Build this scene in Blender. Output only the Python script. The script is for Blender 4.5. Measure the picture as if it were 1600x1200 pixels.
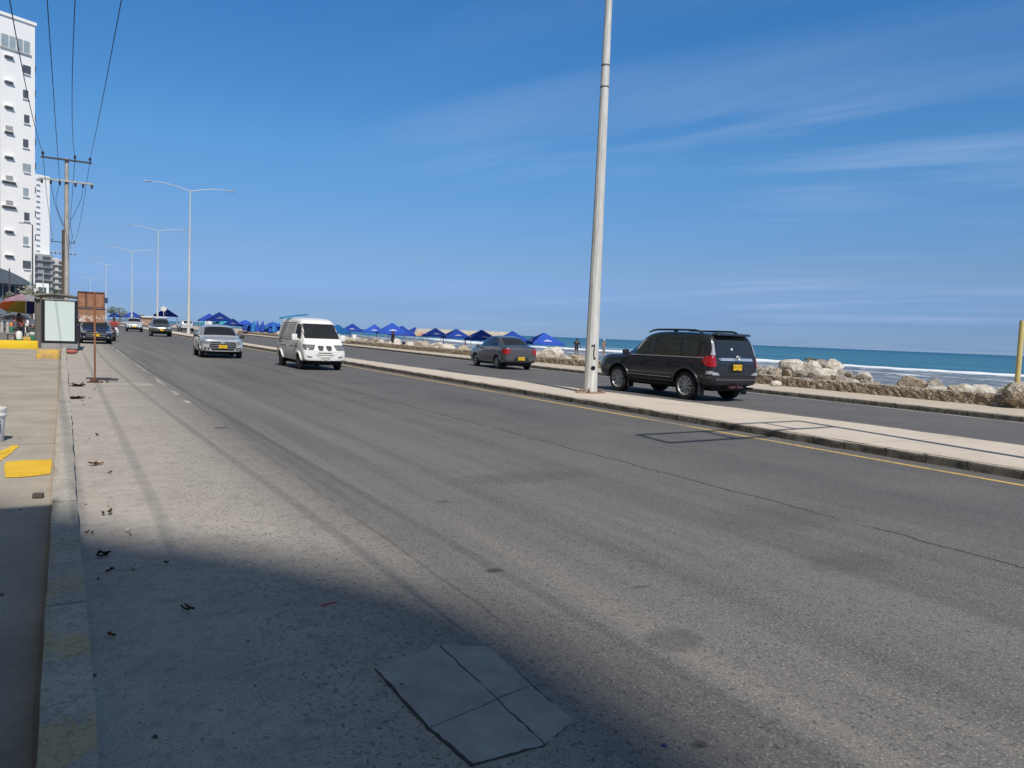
import bpy, bmesh, math, random
from mathutils import Vector, Matrix, noise
from mathutils.bvhtree import BVHTree
for o in list(bpy.data.objects): bpy.data.objects.remove(o)
S = bpy.context.scene
C = S.collection
rad = math.radians
random.seed(7)
# ------------------------------------------------------------------ camera
def make_camera():
    cd = bpy.data.cameras.new('camera'); co = bpy.data.objects.new('camera', cd); C.objects.link(co)
    yaw, pitch, roll = rad(30.3), rad(3.70), rad(2.336)
    f = Vector((math.sin(yaw)*math.cos(pitch), math.cos(yaw)*math.cos(pitch), -math.sin(pitch)))
    r = Vector((math.cos(yaw), -math.sin(yaw), 0)); u = r.cross(f)
    R = r*math.cos(roll)+u*math.sin(roll); U = u*math.cos(roll)-r*math.sin(roll)
    m = Matrix((R, U, -f)).transposed().to_4x4(); m.translation = (0, 0, 1.55)
    co.matrix_world = m
    cd.sensor_width = 36; cd.lens = 26.55; cd.clip_start = .05; cd.clip_end = 30000
    S.camera = co
make_camera()
# ------------------------------------------------------------------ sky, sun, exposure
SUN_EL = rad(50)           # the sun stands behind the camera, a little to its left
w = bpy.data.worlds.new('World'); S.world = w; w.use_nodes = True
def make_world():
    t = w.node_tree; t.nodes.clear(); N = t.nodes; L = t.links
    out = N.new('ShaderNodeOutputWorld'); bg = N.new('ShaderNodeBackground'); bg.inputs[1].default_value = .10
    sky = N.new('ShaderNodeTexSky'); sky.sky_type = 'NISHITA'; sky.sun_disc = False
    sky.sun_elevation = SUN_EL; sky.sun_rotation = math.pi+math.atan(.131)
    sky.altitude = 0; sky.air_density = 1.0; sky.dust_density = .35; sky.ozone_density = 5.0
    hs = N.new('ShaderNodeHueSaturation'); hs.inputs['Saturation'].default_value = 1.22; hs.inputs['Value'].default_value = .93
    L.new(sky.outputs[0], hs.inputs['Color'])
    # the band of sea air above the horizon is bluer and duller than the model's white
    tc0 = N.new('ShaderNodeTexCoord'); sp0 = N.new('ShaderNodeSeparateXYZ'); L.new(tc0.outputs['Generated'], sp0.inputs[0])
    mrr = N.new('ShaderNodeValToRGB'); cr = mrr.color_ramp
    cr.elements[0].position = 0.0; cr.elements[0].color = (.45, .69, 1.36, 1)
    cr.elements[1].position = .85; cr.elements[1].color = (2.5, 1.35, .72, 1)  # overhead, out of view: warm tint added to make the shaded ground less blue
    for p_, c_ in ((.03, (.41, .59, 1.14)), (.094, (.73, .76, .97)), (.216, (1.05, 1.16, 1.22)), (.38, (.95, 1.28, 1.38)), (.52, (1.3, 1.28, 1.12))):
        e = cr.elements.new(p_); e.color = c_+(1,)
    L.new(sp0.outputs[2], mrr.inputs[0])
    mul = N.new('ShaderNodeMix'); mul.data_type = 'RGBA'; mul.blend_type = 'MULTIPLY'; mul.inputs[0].default_value = 1
    L.new(hs.outputs[0], mul.inputs[6]); L.new(mrr.outputs[0], mul.inputs[7])
    # thin cirrus streaks, projected on a high layer: direction / height
    dv = N.new('ShaderNodeMath'); dv.operation = 'ADD'; dv.inputs[1].default_value = .12; L.new(sp0.outputs[2], dv.inputs[0])
    xx = N.new('ShaderNodeMath'); xx.operation = 'DIVIDE'; L.new(sp0.outputs[0], xx.inputs[0]); L.new(dv.outputs[0], xx.inputs[1])
    yy = N.new('ShaderNodeMath'); yy.operation = 'DIVIDE'; L.new(sp0.outputs[1], yy.inputs[0]); L.new(dv.outputs[0], yy.inputs[1])
    cm = N.new('ShaderNodeCombineXYZ'); L.new(xx.outputs[0], cm.inputs[0]); L.new(yy.outputs[0], cm.inputs[1])
    mp0 = N.new('ShaderNodeMapping'); mp0.inputs['Rotation'].default_value = (0, 0, rad(-117)); L.new(cm.outputs[0], mp0.inputs[0])
    mp = N.new('ShaderNodeMapping'); mp.inputs['Scale'].default_value = (.20, 1.0, 1)
    mp.inputs['Location'].default_value = (3.1, 1.7, 0)
    L.new(mp0.outputs[0], mp.inputs[0])
    n1 = N.new('ShaderNodeTexNoise'); n1.inputs['Scale'].default_value = 1.9; n1.inputs['Detail'].default_value = 7; n1.inputs['Roughness'].default_value = .58
    n1.inputs['Distortion'].default_value = .9
    L.new(mp.outputs[0], n1.inputs['Vector'])
    r1 = N.new('ShaderNodeMapRange'); r1.inputs[1].default_value = .44; r1.inputs[2].default_value = .74; r1.inputs[4].default_value = .58; L.new(n1.outputs[0], r1.inputs[0])
    n2 = N.new('ShaderNodeTexNoise'); n2.inputs['Scale'].default_value = .45; n2.inputs['Detail'].default_value = 2
    L.new(cm.outputs[0], n2.inputs['Vector'])
    r2 = N.new('ShaderNodeMapRange'); r2.inputs[1].default_value = .44; r2.inputs[2].default_value = .58; L.new(n2.outputs[0], r2.inputs[0])
    # more of them over the sea (+X)
    r3 = N.new('ShaderNodeMapRange'); r3.inputs[1].default_value = .25; r3.inputs[2].default_value = .75; L.new(sp0.outputs[0], r3.inputs[0])
    m1 = N.new('ShaderNodeMath'); m1.operation = 'MULTIPLY'; L.new(r1.outputs[0], m1.inputs[0]); L.new(r3.outputs[0], m1.inputs[1])
    m2 = N.new('ShaderNodeMath'); m2.operation = 'MULTIPLY_ADD'; L.new(r2.outputs[0], m2.inputs[0]); m2.inputs[1].default_value = .8; m2.inputs[2].default_value = .2
    m3 = N.new('ShaderNodeMath'); m3.operation = 'MULTIPLY'; L.new(m1.outputs[0], m3.inputs[0]); L.new(m2.outputs[0], m3.inputs[1])
    mx = N.new('ShaderNodeMix'); mx.data_type = 'RGBA'; L.new(m3.outputs[0], mx.inputs[0]); L.new(mul.outputs[2], mx.inputs[6]); mx.inputs[7].default_value = (3.9, 5.2, 7.7, 1)
    L.new(mx.outputs[2], bg.inputs[0]); L.new(bg.outputs[0], out.inputs[0])
make_world()
sl = bpy.data.lights.new('sun', 'SUN'); sl.energy = 4.2; sl.angle = rad(.53); sl.color = (1, .94, .85)
so = bpy.data.objects.new('sun', sl); C.objects.link(so)
sd = Vector((.13*math.cos(SUN_EL), .9915*math.cos(SUN_EL), -math.sin(SUN_EL)))   # direction the light travels
so.rotation_euler = sd.to_track_quat('-Z', 'Y').to_euler()
S.view_settings.view_transform = 'Standard'; S.view_settings.look = 'None'; S.view_settings.gamma = 1
S.view_settings.exposure = 0.0
S.render.engine = 'CYCLES'
# ------------------------------------------------------------------ node helpers
class T:
    def __init__(s, name):
        s.m = bpy.data.materials.new(name); s.m.use_nodes = True; s.t = s.m.node_tree; s.N = s.t.nodes
        s.b = s.N['Principled BSDF']; s.tc = s.N.new('ShaderNodeTexCoord'); s.o = s.tc.outputs['Object']
    def L(s, a, b): s.t.links.new(a, b)
    def put(s, sock, v):
        if hasattr(v, 'is_output') or isinstance(v, bpy.types.NodeSocket): s.L(v, sock)
        else: sock.default_value = v
    def map(s, scale=(1, 1, 1), loc=(0, 0, 0), rot=(0, 0, 0), src=None):
        n = s.N.new('ShaderNodeMapping'); n.inputs['Scale'].default_value = scale; n.inputs['Location'].default_value = loc; n.inputs['Rotation'].default_value = rot
        s.L(src or s.o, n.inputs[0]); return n.outputs[0]
    def noise(s, scale, det=3, rough=.55, vec=None, dist=0):
        n = s.N.new('ShaderNodeTexNoise'); n.inputs['Scale'].default_value = scale; n.inputs['Detail'].default_value = det
        n.inputs['Roughness'].default_value = rough; n.inputs['Distortion'].default_value = dist; s.L(vec or s.o, n.inputs['Vector']); return n.outputs[0]
    def vor(s, scale, feat='F1', vec=None, out='Distance'):
        n = s.N.new('ShaderNodeTexVoronoi'); n.feature = feat; n.inputs['Scale'].default_value = scale; s.L(vec or s.o, n.inputs['Vector']); return n.outputs[out]
    def rng(s, v, a, b, c=0, d=1, smooth=False):
        n = s.N.new('ShaderNodeMapRange'); n.inputs[1].default_value = a; n.inputs[2].default_value = b; n.inputs[3].default_value = c; n.inputs[4].default_value = d
        if smooth: n.interpolation_type = 'SMOOTHSTEP'
        s.L(v, n.inputs[0]); return n.outputs[0]
    def math(s, op, a, b=0, c=0):
        n = s.N.new('ShaderNodeMath'); n.operation = op; s.put(n.inputs[0], a); s.put(n.inputs[1], b); s.put(n.inputs[2], c); return n.outputs[0]
    def mix(s, f, a, b, mode='MIX'):
        n = s.N.new('ShaderNodeMix'); n.data_type = 'RGBA'; n.blend_type = mode; s.put(n.inputs[0], f)
        for i, v in ((6, a), (7, b)):
            if isinstance(v, tuple) and len(v) == 3: v = v+(1,)
            s.put(n.inputs[i], v)
        return n.outputs[2]
    def xyz(s, v=None):
        n = s.N.new('ShaderNodeSeparateXYZ'); s.L(v or s.o, n.inputs[0]); return n.outputs
    def bump(s, h, strength=.3, dist=.01):
        n = s.N.new('ShaderNodeBump'); n.inputs['Strength'].default_value = strength; n.inputs['Distance'].default_value = dist; s.L(h, n.inputs['Height']); s.L(n.outputs[0], s.b.inputs['Normal'])
    def fin(s, col=None, rough=.6, metal=0, spec=.5, coat=0):
        if col is not None:
            if isinstance(col, tuple): col = col+(1,) if len(col) == 3 else col
            s.put(s.b.inputs['Base Color'], col)
        s.put(s.b.inputs['Roughness'], rough); s.b.inputs['Metallic'].default_value = metal
        s.b.inputs['Specular IOR Level'].default_value = spec; s.b.inputs['Coat Weight'].default_value = coat; s.b.inputs['Coat Roughness'].default_value = .06
        return s.m
MATS = {}
def M(name, c1, c2=None, scale=4, rough=.6, metal=0, spec=.5, coat=0, bump=0, bscale=40, bdist=.01, lo=.35, hi=.65, stretch=None):
    if name in MATS: return MATS[name]
    t = T(name)
    v = t.map(stretch) if stretch else None
    c2 = c2 or tuple(min(1, x*.82) for x in c1)
    col = t.mix(t.rng(t.noise(scale, 5, .6, v), lo, hi), c1, c2)
    if bump: t.bump(t.noise(bscale, 4, .6, v), bump, bdist)
    MATS[name] = t.fin(col, rough, metal, spec, coat); return MATS[name]
# ------------------------------------------------------------------ mesh helpers
class MB:
    def __init__(s): s.b = bmesh.new()
    def box(s, c, size, rz=0, bev=0, taper=None, mtx=None):
        m = Matrix.Translation(c) @ Matrix.Rotation(rz, 4, 'Z')
        if mtx is not None: m = mtx @ Matrix.Translation(c) @ Matrix.Rotation(rz, 4, 'Z')
        r = bmesh.ops.create_cube(s.b, size=1, matrix=Matrix.Diagonal((*size, 1)))
        vs = r['verts']
        if taper:
            for v in vs:
                if v.co.z > 0: v.co.x *= taper[0]; v.co.y *= taper[1]
        if bev:
            es = list({e for v in vs for e in v.link_edges})
            rr = bmesh.ops.bevel(s.b, geom=es, offset=bev, segments=2, profile=.5, affect='EDGES')
            vs = list({v for f in rr['faces'] for v in f.verts} | {v for v in vs if v.is_valid})
        bmesh.ops.transform(s.b, matrix=m, verts=vs); return s
    def cyl(s, p0, p1, r0, r1=None, n=12, caps=True):
        p0, p1 = Vector(p0), Vector(p1); r1 = r0 if r1 is None else r1
        d = p1-p0; q = d.to_track_quat('Z', 'Y').to_matrix().to_4x4()
        m = Matrix.Translation((p0+p1)/2) @ q
        bmesh.ops.create_cone(s.b, cap_ends=caps, segments=n, radius1=r0, radius2=r1, depth=d.length, matrix=m); return s
    def tube(s, pts, r, n=8, closed=False):
        pts = [Vector(p) for p in pts]; rings = []; k = len(pts)
        rs = r if isinstance(r, (list, tuple)) else [r]*k
        up = Vector((0, 0, 1))
        for i, p in enumerate(pts):
            a = pts[(i-1) % k] if (i or closed) else p; c = pts[(i+1) % k] if (i < k-1 or closed) else p
            d = (c-a).normalized()
            x = d.cross(up)
            if x.length < .05: x = d.cross(Vector((0, 1, 0)))
            x.normalize(); y = x.cross(d)
            rings.append([s.b.verts.new(p+(x*math.cos(2*math.pi*j/n)+y*math.sin(2*math.pi*j/n))*rs[i]) for j in range(n)])
        for i in range(k if closed else k-1):
            a, c = rings[i], rings[(i+1) % k]
            for j in range(n): s.b.faces.new((a[j], a[(j+1) % n], c[(j+1) % n], c[j]))
        if not closed: s.b.faces.new(rings[0][::-1]); s.b.faces.new(rings[-1])
        return s
    def ball(s, c, r, sc=(1, 1, 1), sub=2):
        bmesh.ops.create_icosphere(s.b, subdivisions=sub, radius=r, matrix=Matrix.Translation(c) @ Matrix.Diagonal((*sc, 1))); return s
    def lathe(s, prof, c=(0, 0, 0), n=16, axis='Z', caps=True):
        caps = caps and prof[0] != prof[-1]
        rings = []
        for (r, z) in prof:
            ring = []
            for j in range(n):
                a = 2*math.pi*j/n
                v = (r*math.cos(a), r*math.sin(a), z) if axis == 'Z' else (z, r*math.cos(a), r*math.sin(a))
                ring.append(s.b.verts.new(Vector(c)+Vector(v)))
            rings.append(ring)
        for a, b in zip(rings, rings[1:]):
            for j in range(n): s.b.faces.new((a[j], a[(j+1) % n], b[(j+1) % n], b[j]))
        if caps and prof[0][0] > 1e-4: s.b.faces.new(rings[0][::-1])
        if caps and prof[-1][0] > 1e-4: s.b.faces.new(rings[-1])
        return s
    def prism(s, pts, z0, z1):
        a = [s.b.verts.new((p[0], p[1], z0)) for p in pts]; b = [s.b.verts.new((p[0], p[1], z1)) for p in pts]; n = len(pts)
        s.b.faces.new(a[::-1]); s.b.faces.new(b)
        for i in range(n): s.b.faces.new((a[i], a[(i+1) % n], b[(i+1) % n], b[i]))
        return s
    def quad(s, *pts): s.b.faces.new([s.b.verts.new(p) for p in pts]); return s
    def build(s, name, mat, parent=None, smooth=0, loc=None, recalc=True):
        if recalc: bmesh.ops.recalc_face_normals(s.b, faces=s.b.faces[:])
        me = bpy.data.meshes.new(name); s.b.to_mesh(me); s.b.free()
        me.materials.append(mat)
        if smooth: smooth_mesh(me, smooth)
        o = bpy.data.objects.new(name, me); C.objects.link(o)
        if parent: o.parent = parent
        if loc: o.location = loc
        return o
def smooth_mesh(me, ang=35):
    me.shade_smooth(); me.set_sharp_from_angle(angle=rad(ang))
def tag(o, label=None, cat=None, group=None, kind=None):
    if label: o['label'] = label
    if cat: o['category'] = cat
    if group: o['group'] = group
    if kind: o['kind'] = kind
    return o
def empty(name, loc, rz=0, label=None, cat=None, group=None):
    o = bpy.data.objects.new(name, None); C.objects.link(o); o.location = loc; o.rotation_euler = (0, 0, rz); o.empty_display_size = .3
    return tag(o, label, cat, group)
def kids(o): return [c for c in bpy.data.objects if c.parent == o]
def copy_tree(o, parent=None):
    c = o.copy(); C.objects.link(c)
    if parent: c.parent = parent
    for ch in kids(o): copy_tree(ch, c)
    return c
def lerp_t(tab, y):
    if y <= tab[0][0]: return tab[0][1]
    for (a, b), (c, d) in zip(tab, tab[1:]):
        if y <= c: return b+(d-b)*(y-a)/(c-a)
    return tab[-1][1]
# ------------------------------------------------------------------ SETTING
def bend(y): return 0 if y < 165 else -.04*(y-165)
YS = [-30, -20, -12]+[i*1.0 for i in range(-6, 30)]+[i*2.5 for i in range(12, 40)]+[100+i*8 for i in range(0, 25)]+[300+i*25 for i in range(0, 17)]
def KX(y): return (.095-.0085*max(-10, min(y, 36)))+bend(y)
def X_MN(y): return 10.32+bend(y)                       # median, near edge
def X_MF(y): return lerp_t([(-30, 13.25), (9, 13.25), (12.5, 12.95), (17.5, 12.45), (23, 12.05), (31, 11.75), (56, 11.5), (90, 12.3), (130, 12.8)], y)+bend(y)
def X_RF(y): return lerp_t([(-30, 19.3), (30, 19.3), (40, 19.7), (55, 20.2), (100, 20.8)], y)+bend(y)
def X_WL(y): return lerp_t([(-30, 22.0), (60, 22.0), (110, 22.6)], y)+bend(y)
def strip(fl, fr, z0, z1, ys=YS, jit=0, seed=0, sides=True, mb=None):
    mb = mb or MB(); b = mb.b; prev = None
    for i, y in enumerate(ys):
        xl, xr = fl(y), fr(y)
        if jit:
            xl += noise.noise((y*2.3, seed, 0))*jit; xr += noise.noise((y*2.1, seed+9, 0))*jit
        zz = z1+(noise.noise((y*1.7, seed+4, 3))*jit*.5 if jit else 0)
        cur = [b.verts.new(p) for p in (((xl, y, z0), (xl, y, zz), (xr, y, zz), (xr, y, z0)) if sides else ((xl, y, zz), (xr, y, zz)))]
        if prev:
            for j in range(len(cur)-1): b.faces.new((prev[j], prev[j+1], cur[j+1], cur[j]))
        elif sides: b.faces.new(cur)
        prev = cur
    if sides: b.faces.new(prev[::-1])
    return mb
def fine(a, b, st): return [a+st*i for i in range(int((b-a)/st)+1)]
def mat_road():
    t = T('asphalt'); x, y, z = t.xyz()
    wob = t.math('MULTIPLY_ADD', t.noise(.9, 3, .6), .7, -.35)
    xw = t.math('ADD', x, wob)
    fine_ = t.noise(70, 2, .7); spk = t.vor(48)
    streak = t.noise(1.0, 4, .6, t.map((2.4, .07, 1))); blot = t.noise(.55, 4, .6); mid = t.noise(9, 3, .65)
    asph = t.mix(t.rng(xw, 1.6, 7.4), (.215, .203, .188), (.118, .115, .116))
    asph = t.mix(t.rng(streak, .38, .66, 0, .75), asph, (.090, .089, .092))
    asph = t.mix(t.rng(blot, .45, .72, 0, .5), asph, (.175, .168, .16))
    conc = t.mix(t.rng(t.noise(1.6, 5, .65), .35, .65), (.47, .43, .375), (.375, .343, .305))
    conc = t.mix(t.rng(t.noise(.7, 3, .6, t.map((1, .5, 1), (5, 2, 0))), .5, .7, 0, .5), conc, (.43, .35, .31))
    conc = t.mix(t.rng(t.math('ADD', x, t.math('MULTIPLY_ADD', t.noise(1.3, 5, .7), .9, -.45)), .5, 1.5, 0, .75), conc, (.315, .29, .258))
    dust = t.rng(t.math('ADD', x, t.math('MULTIPLY_ADD', t.noise(3, 4, .7), .5, -.25)), 1.35, 2.1)
    col = t.mix(dust, conc, asph)
    pit = t.math('MULTIPLY', t.rng(spk, .05, .30, 1, 0), t.rng(t.noise(14, 3, .7), .46, .56))
    col = t.mix(t.math('MULTIPLY', pit, .75), col, (.055, .055, .06))
    pit2 = t.math('MULTIPLY', t.rng(t.vor(19, vec=t.map((1, .7, 1))), .03, .20, 1, 0), t.rng(mid, .50, .56))
    col = t.mix(t.math('MULTIPLY', pit2, .75), col, (.06, .06, .062))
    col = t.mix(t.rng(fine_, .54, .70, 0, .65), col, (.46, .44, .41))
    n38 = t.noise(34, 4, .75, t.map((1, .8, 1), (1, 2, 0)))
    pit3 = t.math('MULTIPLY', t.rng(n38, .555, .62), t.rng(t.math('ADD', x, t.math('MULTIPLY_ADD', mid, .8, -.4)), .55, .95, .12, 1))
    col = t.mix(t.math('MULTIPLY', pit3, .70), col, (.05, .05, .052))
    n90 = t.noise(95, 2, .6, t.map((1, 1, 1), (7, 3, 0)))
    col = t.mix(t.rng(n90, .55, .66, 0, .45), col, (.05, .05, .052))
    col = t.mix(t.rng(mid, .3, .5, .30, 0), col, (.08, .08, .085))
    # longitudinal crack between the paving passes and a finer one
    def crack(x0, w_, amp, on, sc=1.1):
        n = t.noise(sc, 6, .75, t.map((.0, 1, 0))); off = t.math('MULTIPLY_ADD', n, amp, -amp/2)
        d = t.math('ABSOLUTE', t.math('SUBTRACT', t.math('ADD', x, off), x0))
        g = t.rng(t.noise(.6, 3, .7, t.map((0, 1, 0), (x0, 0, 0))), on, on+.06)
        return t.math('MULTIPLY', t.rng(d, w_*.5, w_, 1, 0), g)
    col = t.mix(t.math('MULTIPLY', crack(6.05, .024, .35, .38), .85), col, (.035, .034, .036))
    col = t.mix(t.math('MULTIPLY', crack(2.02, .018, .10, .46), .4), col, (.06, .058, .055))
    # transverse joints of the concrete parking lane
    yj = t.math('ABSOLUTE', t.math('SUBTRACT', t.math('MODULO', t.math('ADD', y, 28.3), 4.0), 2.0))
    yj = t.math('ADD', yj, t.math('MULTIPLY_ADD', t.noise(5, 4, .7), .03, -.015))
    jt = t.math('MULTIPLY', t.rng(yj, .008, .02, 1, 0), t.math('SUBTRACT', 1.0, dust))
    col = t.mix(t.math('MULTIPLY', jt, .15), col, (.09, .085, .08))
    # oil stains
    def stain(cx, cy, rx, ry, a, c=(.045, .045, .048)):
        vx = t.math('DIVIDE', t.math('SUBTRACT', x, cx), rx); vy = t.math('DIVIDE', t.math('SUBTRACT', y, cy), ry)
        d = t.math('ADD', t.math('SQRT', t.math('ADD', t.math('MULTIPLY', vx, vx), t.math('MULTIPLY', vy, vy))), t.math('MULTIPLY_ADD', t.noise(11, 4, .7), 1.1, -.55))
        return lambda cc: t.mix(t.rng(d, .55, 1.05, a, 0), cc, c)
    for a in ((2.72, 2.87, .20, .17, .42), (2.40, 4.25, .07, .055, .8), (1.92, 11.8, .12, .10, .8), (2.95, 6.2, .08, .05, .6), (2.1, 2.05, .05, .03, .6),
              (4.3, 7.0, 1.0, .35, .25), (5.6, 4.6, .9, .5, .22), (7.9, 15, .5, 3.5, .22), (4.6, 24, .4, 7, .22), (3.1, 3.6, .08, .03, .5), (4.9, 3.4, .5, .25, .25)):
        col = stain(*a)(col)
    h = t.math('ADD', t.math('MULTIPLY', fine_, .5), t.math('SUBTRACT', 0, t.math('MULTIPLY', pit, .6)))
    t.bump(h, .55, .006)
    return t.fin(col, .88, 0, .28)
road_m = mat_road()
def build_road():
    mb = strip(lambda y: KX(y)-.03, lambda y: X_MN(y)+.02, 0, 0, sides=False)
    strip(lambda y: X_MF(y)-.02, lambda y: X_RF(y)+.02, 0, 0, sides=False, mb=mb)
    o = mb.build('road', road_m, recalc=False); 
    for p in o.data.polygons:
        if p.normal.z < 0: p.flip()
    tag(o, kind='structure')
build_road()
m = T('ground'); m = m.fin(m.mix(m.rng(m.noise(.3, 5, .6), .4, .6), (.33, .30, .25), (.26, .235, .2)), .95)
g = MB(); g.quad((-3000, -400, -.06), (21.9, -400, -.06), (21.9, 165, -.06), (-3000, 165, -.06)); g.quad((-3000, 165, -.06), (21.9, 165, -.06), (2, 700, -.06), (-3000, 4000, -.06))
tag(g.build('ground', m), kind='structure')
# pavement with old paint marks, joints and stains
def mat_pave():
    t = T('pavement_concrete'); x, y, z = t.xyz()
    col = t.mix(t.rng(t.noise(1.3, 5, .65), .35, .68), (.44, .39, .325), (.335, .30, .255))
    col = t.mix(t.rng(t.noise(.5, 4, .6, t.map((1, 1, 1), (3, 7, 0))), .5, .68, 0, .55), col, (.20, .185, .165))
    col = t.mix(t.rng(t.noise(45, 3, .7), .5, .7, 0, .35), col, (.17, .16, .15))
    for y0 in (2.1, 10.02, 13.6, 17.2, 21.2, 25.4):
        d = t.math('ABSOLUTE', t.math('ADD', t.math('SUBTRACT', y, y0), t.math('MULTIPLY_ADD', t.noise(6, 4, .7), .06, -.03)))
        col = t.mix(t.rng(d, .008, .022, .75, 0), col, (.10, .09, .08))
    d = t.math('ABSOLUTE', t.math('SUBTRACT', t.math('ADD', t.math('ADD', x, t.math('MULTIPLY_ADD', y, .0085, -.095)), t.math('MULTIPLY_ADD', t.noise(3, 3, .7), .03, 0)), -.165))
    col = t.mix(t.rng(d, -.001, .008, .5, 0), col, (.20, .15, .08))
    near_shade = t.rng(t.math('ADD', y, t.math('MULTIPLY_ADD', t.noise(1.1, 5, .7), 5, -2.5)), 4.6, 2.4, 0, .6)  # foreground shade painted into the colour: nearest pavement browned, ragged edge
    col = t.mix(near_shade, col, (.15, .125, .095))
    t.bump(t.noise(60, 4, .7), .35, .006)
    return t.fin(col, .9, 0, .25)
def mat_kerb():
    t = T('kerb_concrete'); x, y, z = t.xyz()
    col = t.mix(t.rng(t.noise(2.2, 5, .65), .35, .68), (.54, .50, .43), (.38, .35, .31))
    paint = t.rng(t.math('ADD', t.math('SINE', t.math('MULTIPLY', y, 7.3)), t.math('MULTIPLY_ADD', t.noise(7, 5, .75), 3.2, -1.6)), .42, .6)
    nearb = t.rng(y, 5.6, 4.0)
    col = t.mix(t.math('MULTIPLY', t.math('MULTIPLY', paint, nearb), .7), col, (.56, .45, .22))
    col = t.mix(t.rng(t.noise(30, 4, .7), .5, .66, 0, .5), col, (.16, .155, .15))
    yj = t.math('ABSOLUTE', t.math('SUBTRACT', t.math('MODULO', t.math('ADD', y, 30.6), 2.4), 1.2))
    col = t.mix(t.rng(yj, .006, .016, .7, 0), col, (.09, .085, .08))
    xk = t.math('ADD', x, t.math('MULTIPLY_ADD', y, .0085, -.095))
    edge = t.rng(t.math('ADD', xk, t.math('MULTIPLY_ADD', t.noise(9, 4, .7), .03, -.015)), -.142, -.125, .6, 0)
    col = t.mix(t.math('MULTIPLY', edge, t.rng(t.noise(1.2, 3), .45, .6, 0, .6)), col, (.40, .31, .15))
    col = t.mix(t.rng(t.noise(70, 3, .8), .52, .62, 0, .5), col, (.13, .125, .12))
    t.bump(t.noise(35, 5, .7), .6, .012)
    return t.fin(col, .9, 0, .25)
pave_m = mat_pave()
far = lambda y: bend(y)
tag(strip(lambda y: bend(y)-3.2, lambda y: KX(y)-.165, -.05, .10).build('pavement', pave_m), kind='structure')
tag(strip(lambda y: bend(y)-60, lambda y: bend(y)-3.2, -.05, .07, ys=[-60, 0, 60, 120, 165, 300, 700]).build('forecourt', M('forecourt_asphalt', (.20, .19, .175), (.14, .135, .13), .4, .92)), kind='structure')
KY = fine(-8, 32, .2)+fine(34, 98, 2)+[100+i*8 for i in range(0, 25)]+[300+i*25 for i in range(0, 17)]
tag(strip(lambda y: KX(y)-.165, lambda y: KX(y)+.006*math.sin(y*.6), -.05, .15, KY, .012, 1).build('kerb', mat_kerb(), smooth=40), kind='structure')
# median and far pavement
def mat_beige(name, a, b, c):
    t = T(name)
    col = t.mix(t.rng(t.noise(.9, 5, .65), .35, .68), a, b)
    col = t.mix(t.rng(t.noise(6, 5, .7), .5, .7, 0, .55), col, c)
    col = t.mix(t.rng(t.noise(50, 3, .7), .52, .7, 0, .4), col, (.25, .21, .17))
    x, y, z = t.xyz()
    yj = t.math('ABSOLUTE', t.math('SUBTRACT', t.math('MODULO', t.math('ADD', y, 30.3), 3.0), 1.5))
    col = t.mix(t.rng(t.math('ADD', yj, t.math('MULTIPLY', t.noise(8, 4), .03)), .02, .04, .45, 0), col, (.18, .15, .12))
    t.bump(t.noise(40, 5, .7), .4, .01)
    return t.fin(col, .92, 0, .2)
med_m = mat_beige('median_paving', (.62, .54, .46), (.53, .46, .385), (.66, .60, .53))
def mat_oldkerb():
    t = T('old_kerb'); x, y, z = t.xyz()
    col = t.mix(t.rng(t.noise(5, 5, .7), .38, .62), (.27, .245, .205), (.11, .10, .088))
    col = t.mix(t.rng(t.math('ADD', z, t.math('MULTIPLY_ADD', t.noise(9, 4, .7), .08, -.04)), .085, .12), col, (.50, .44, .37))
    yj = t.math('ABSOLUTE', t.math('SUBTRACT', t.math('MODULO', t.math('ADD', t.math('ADD', y, 30.3), t.math('MULTIPLY', t.noise(1.3, 3), .9)), .62), .31))
    col = t.mix(t.rng(yj, .008, .03, .7, 0), col, (.03, .028, .025))
    t.bump(t.noise(22, 5, .8), 1.0, .03)
    return t.fin(col, .95, 0, .15)
ok_m = mat_oldkerb()
tag(strip(lambda y: X_MN(y)+.14, lambda y: X_MF(y)-.12, -.05, .122).build('median', med_m), kind='structure')
KY2 = fine(-8, 60, .2)+[60.5+i*3 for i in range(0, 14)]+[105+i*8 for i in range(0, 25)]
mb = strip(lambda y: X_MN(y), lambda y: X_MN(y)+.14, -.05, .117, KY2, .05, 5)
strip(lambda y: X_MF(y)-.12, lambda y: X_MF(y), -.05, .117, KY2, .03, 7, mb=mb)
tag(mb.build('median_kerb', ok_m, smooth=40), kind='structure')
tag(strip(lambda y: X_RF(y)+.16, lambda y: X_WL(y)+.1, -.05, .132).build('beach_pavement', mat_beige('beach_pavement', (.54, .47, .385), (.46, .40, .325), (.58, .52, .44))), kind='structure')
tag(strip(lambda y: X_RF(y), lambda y: X_RF(y)+.16, -.05, .127, KY2, .04, 9).build('beach_kerb', ok_m, smooth=40), kind='structure')
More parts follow.
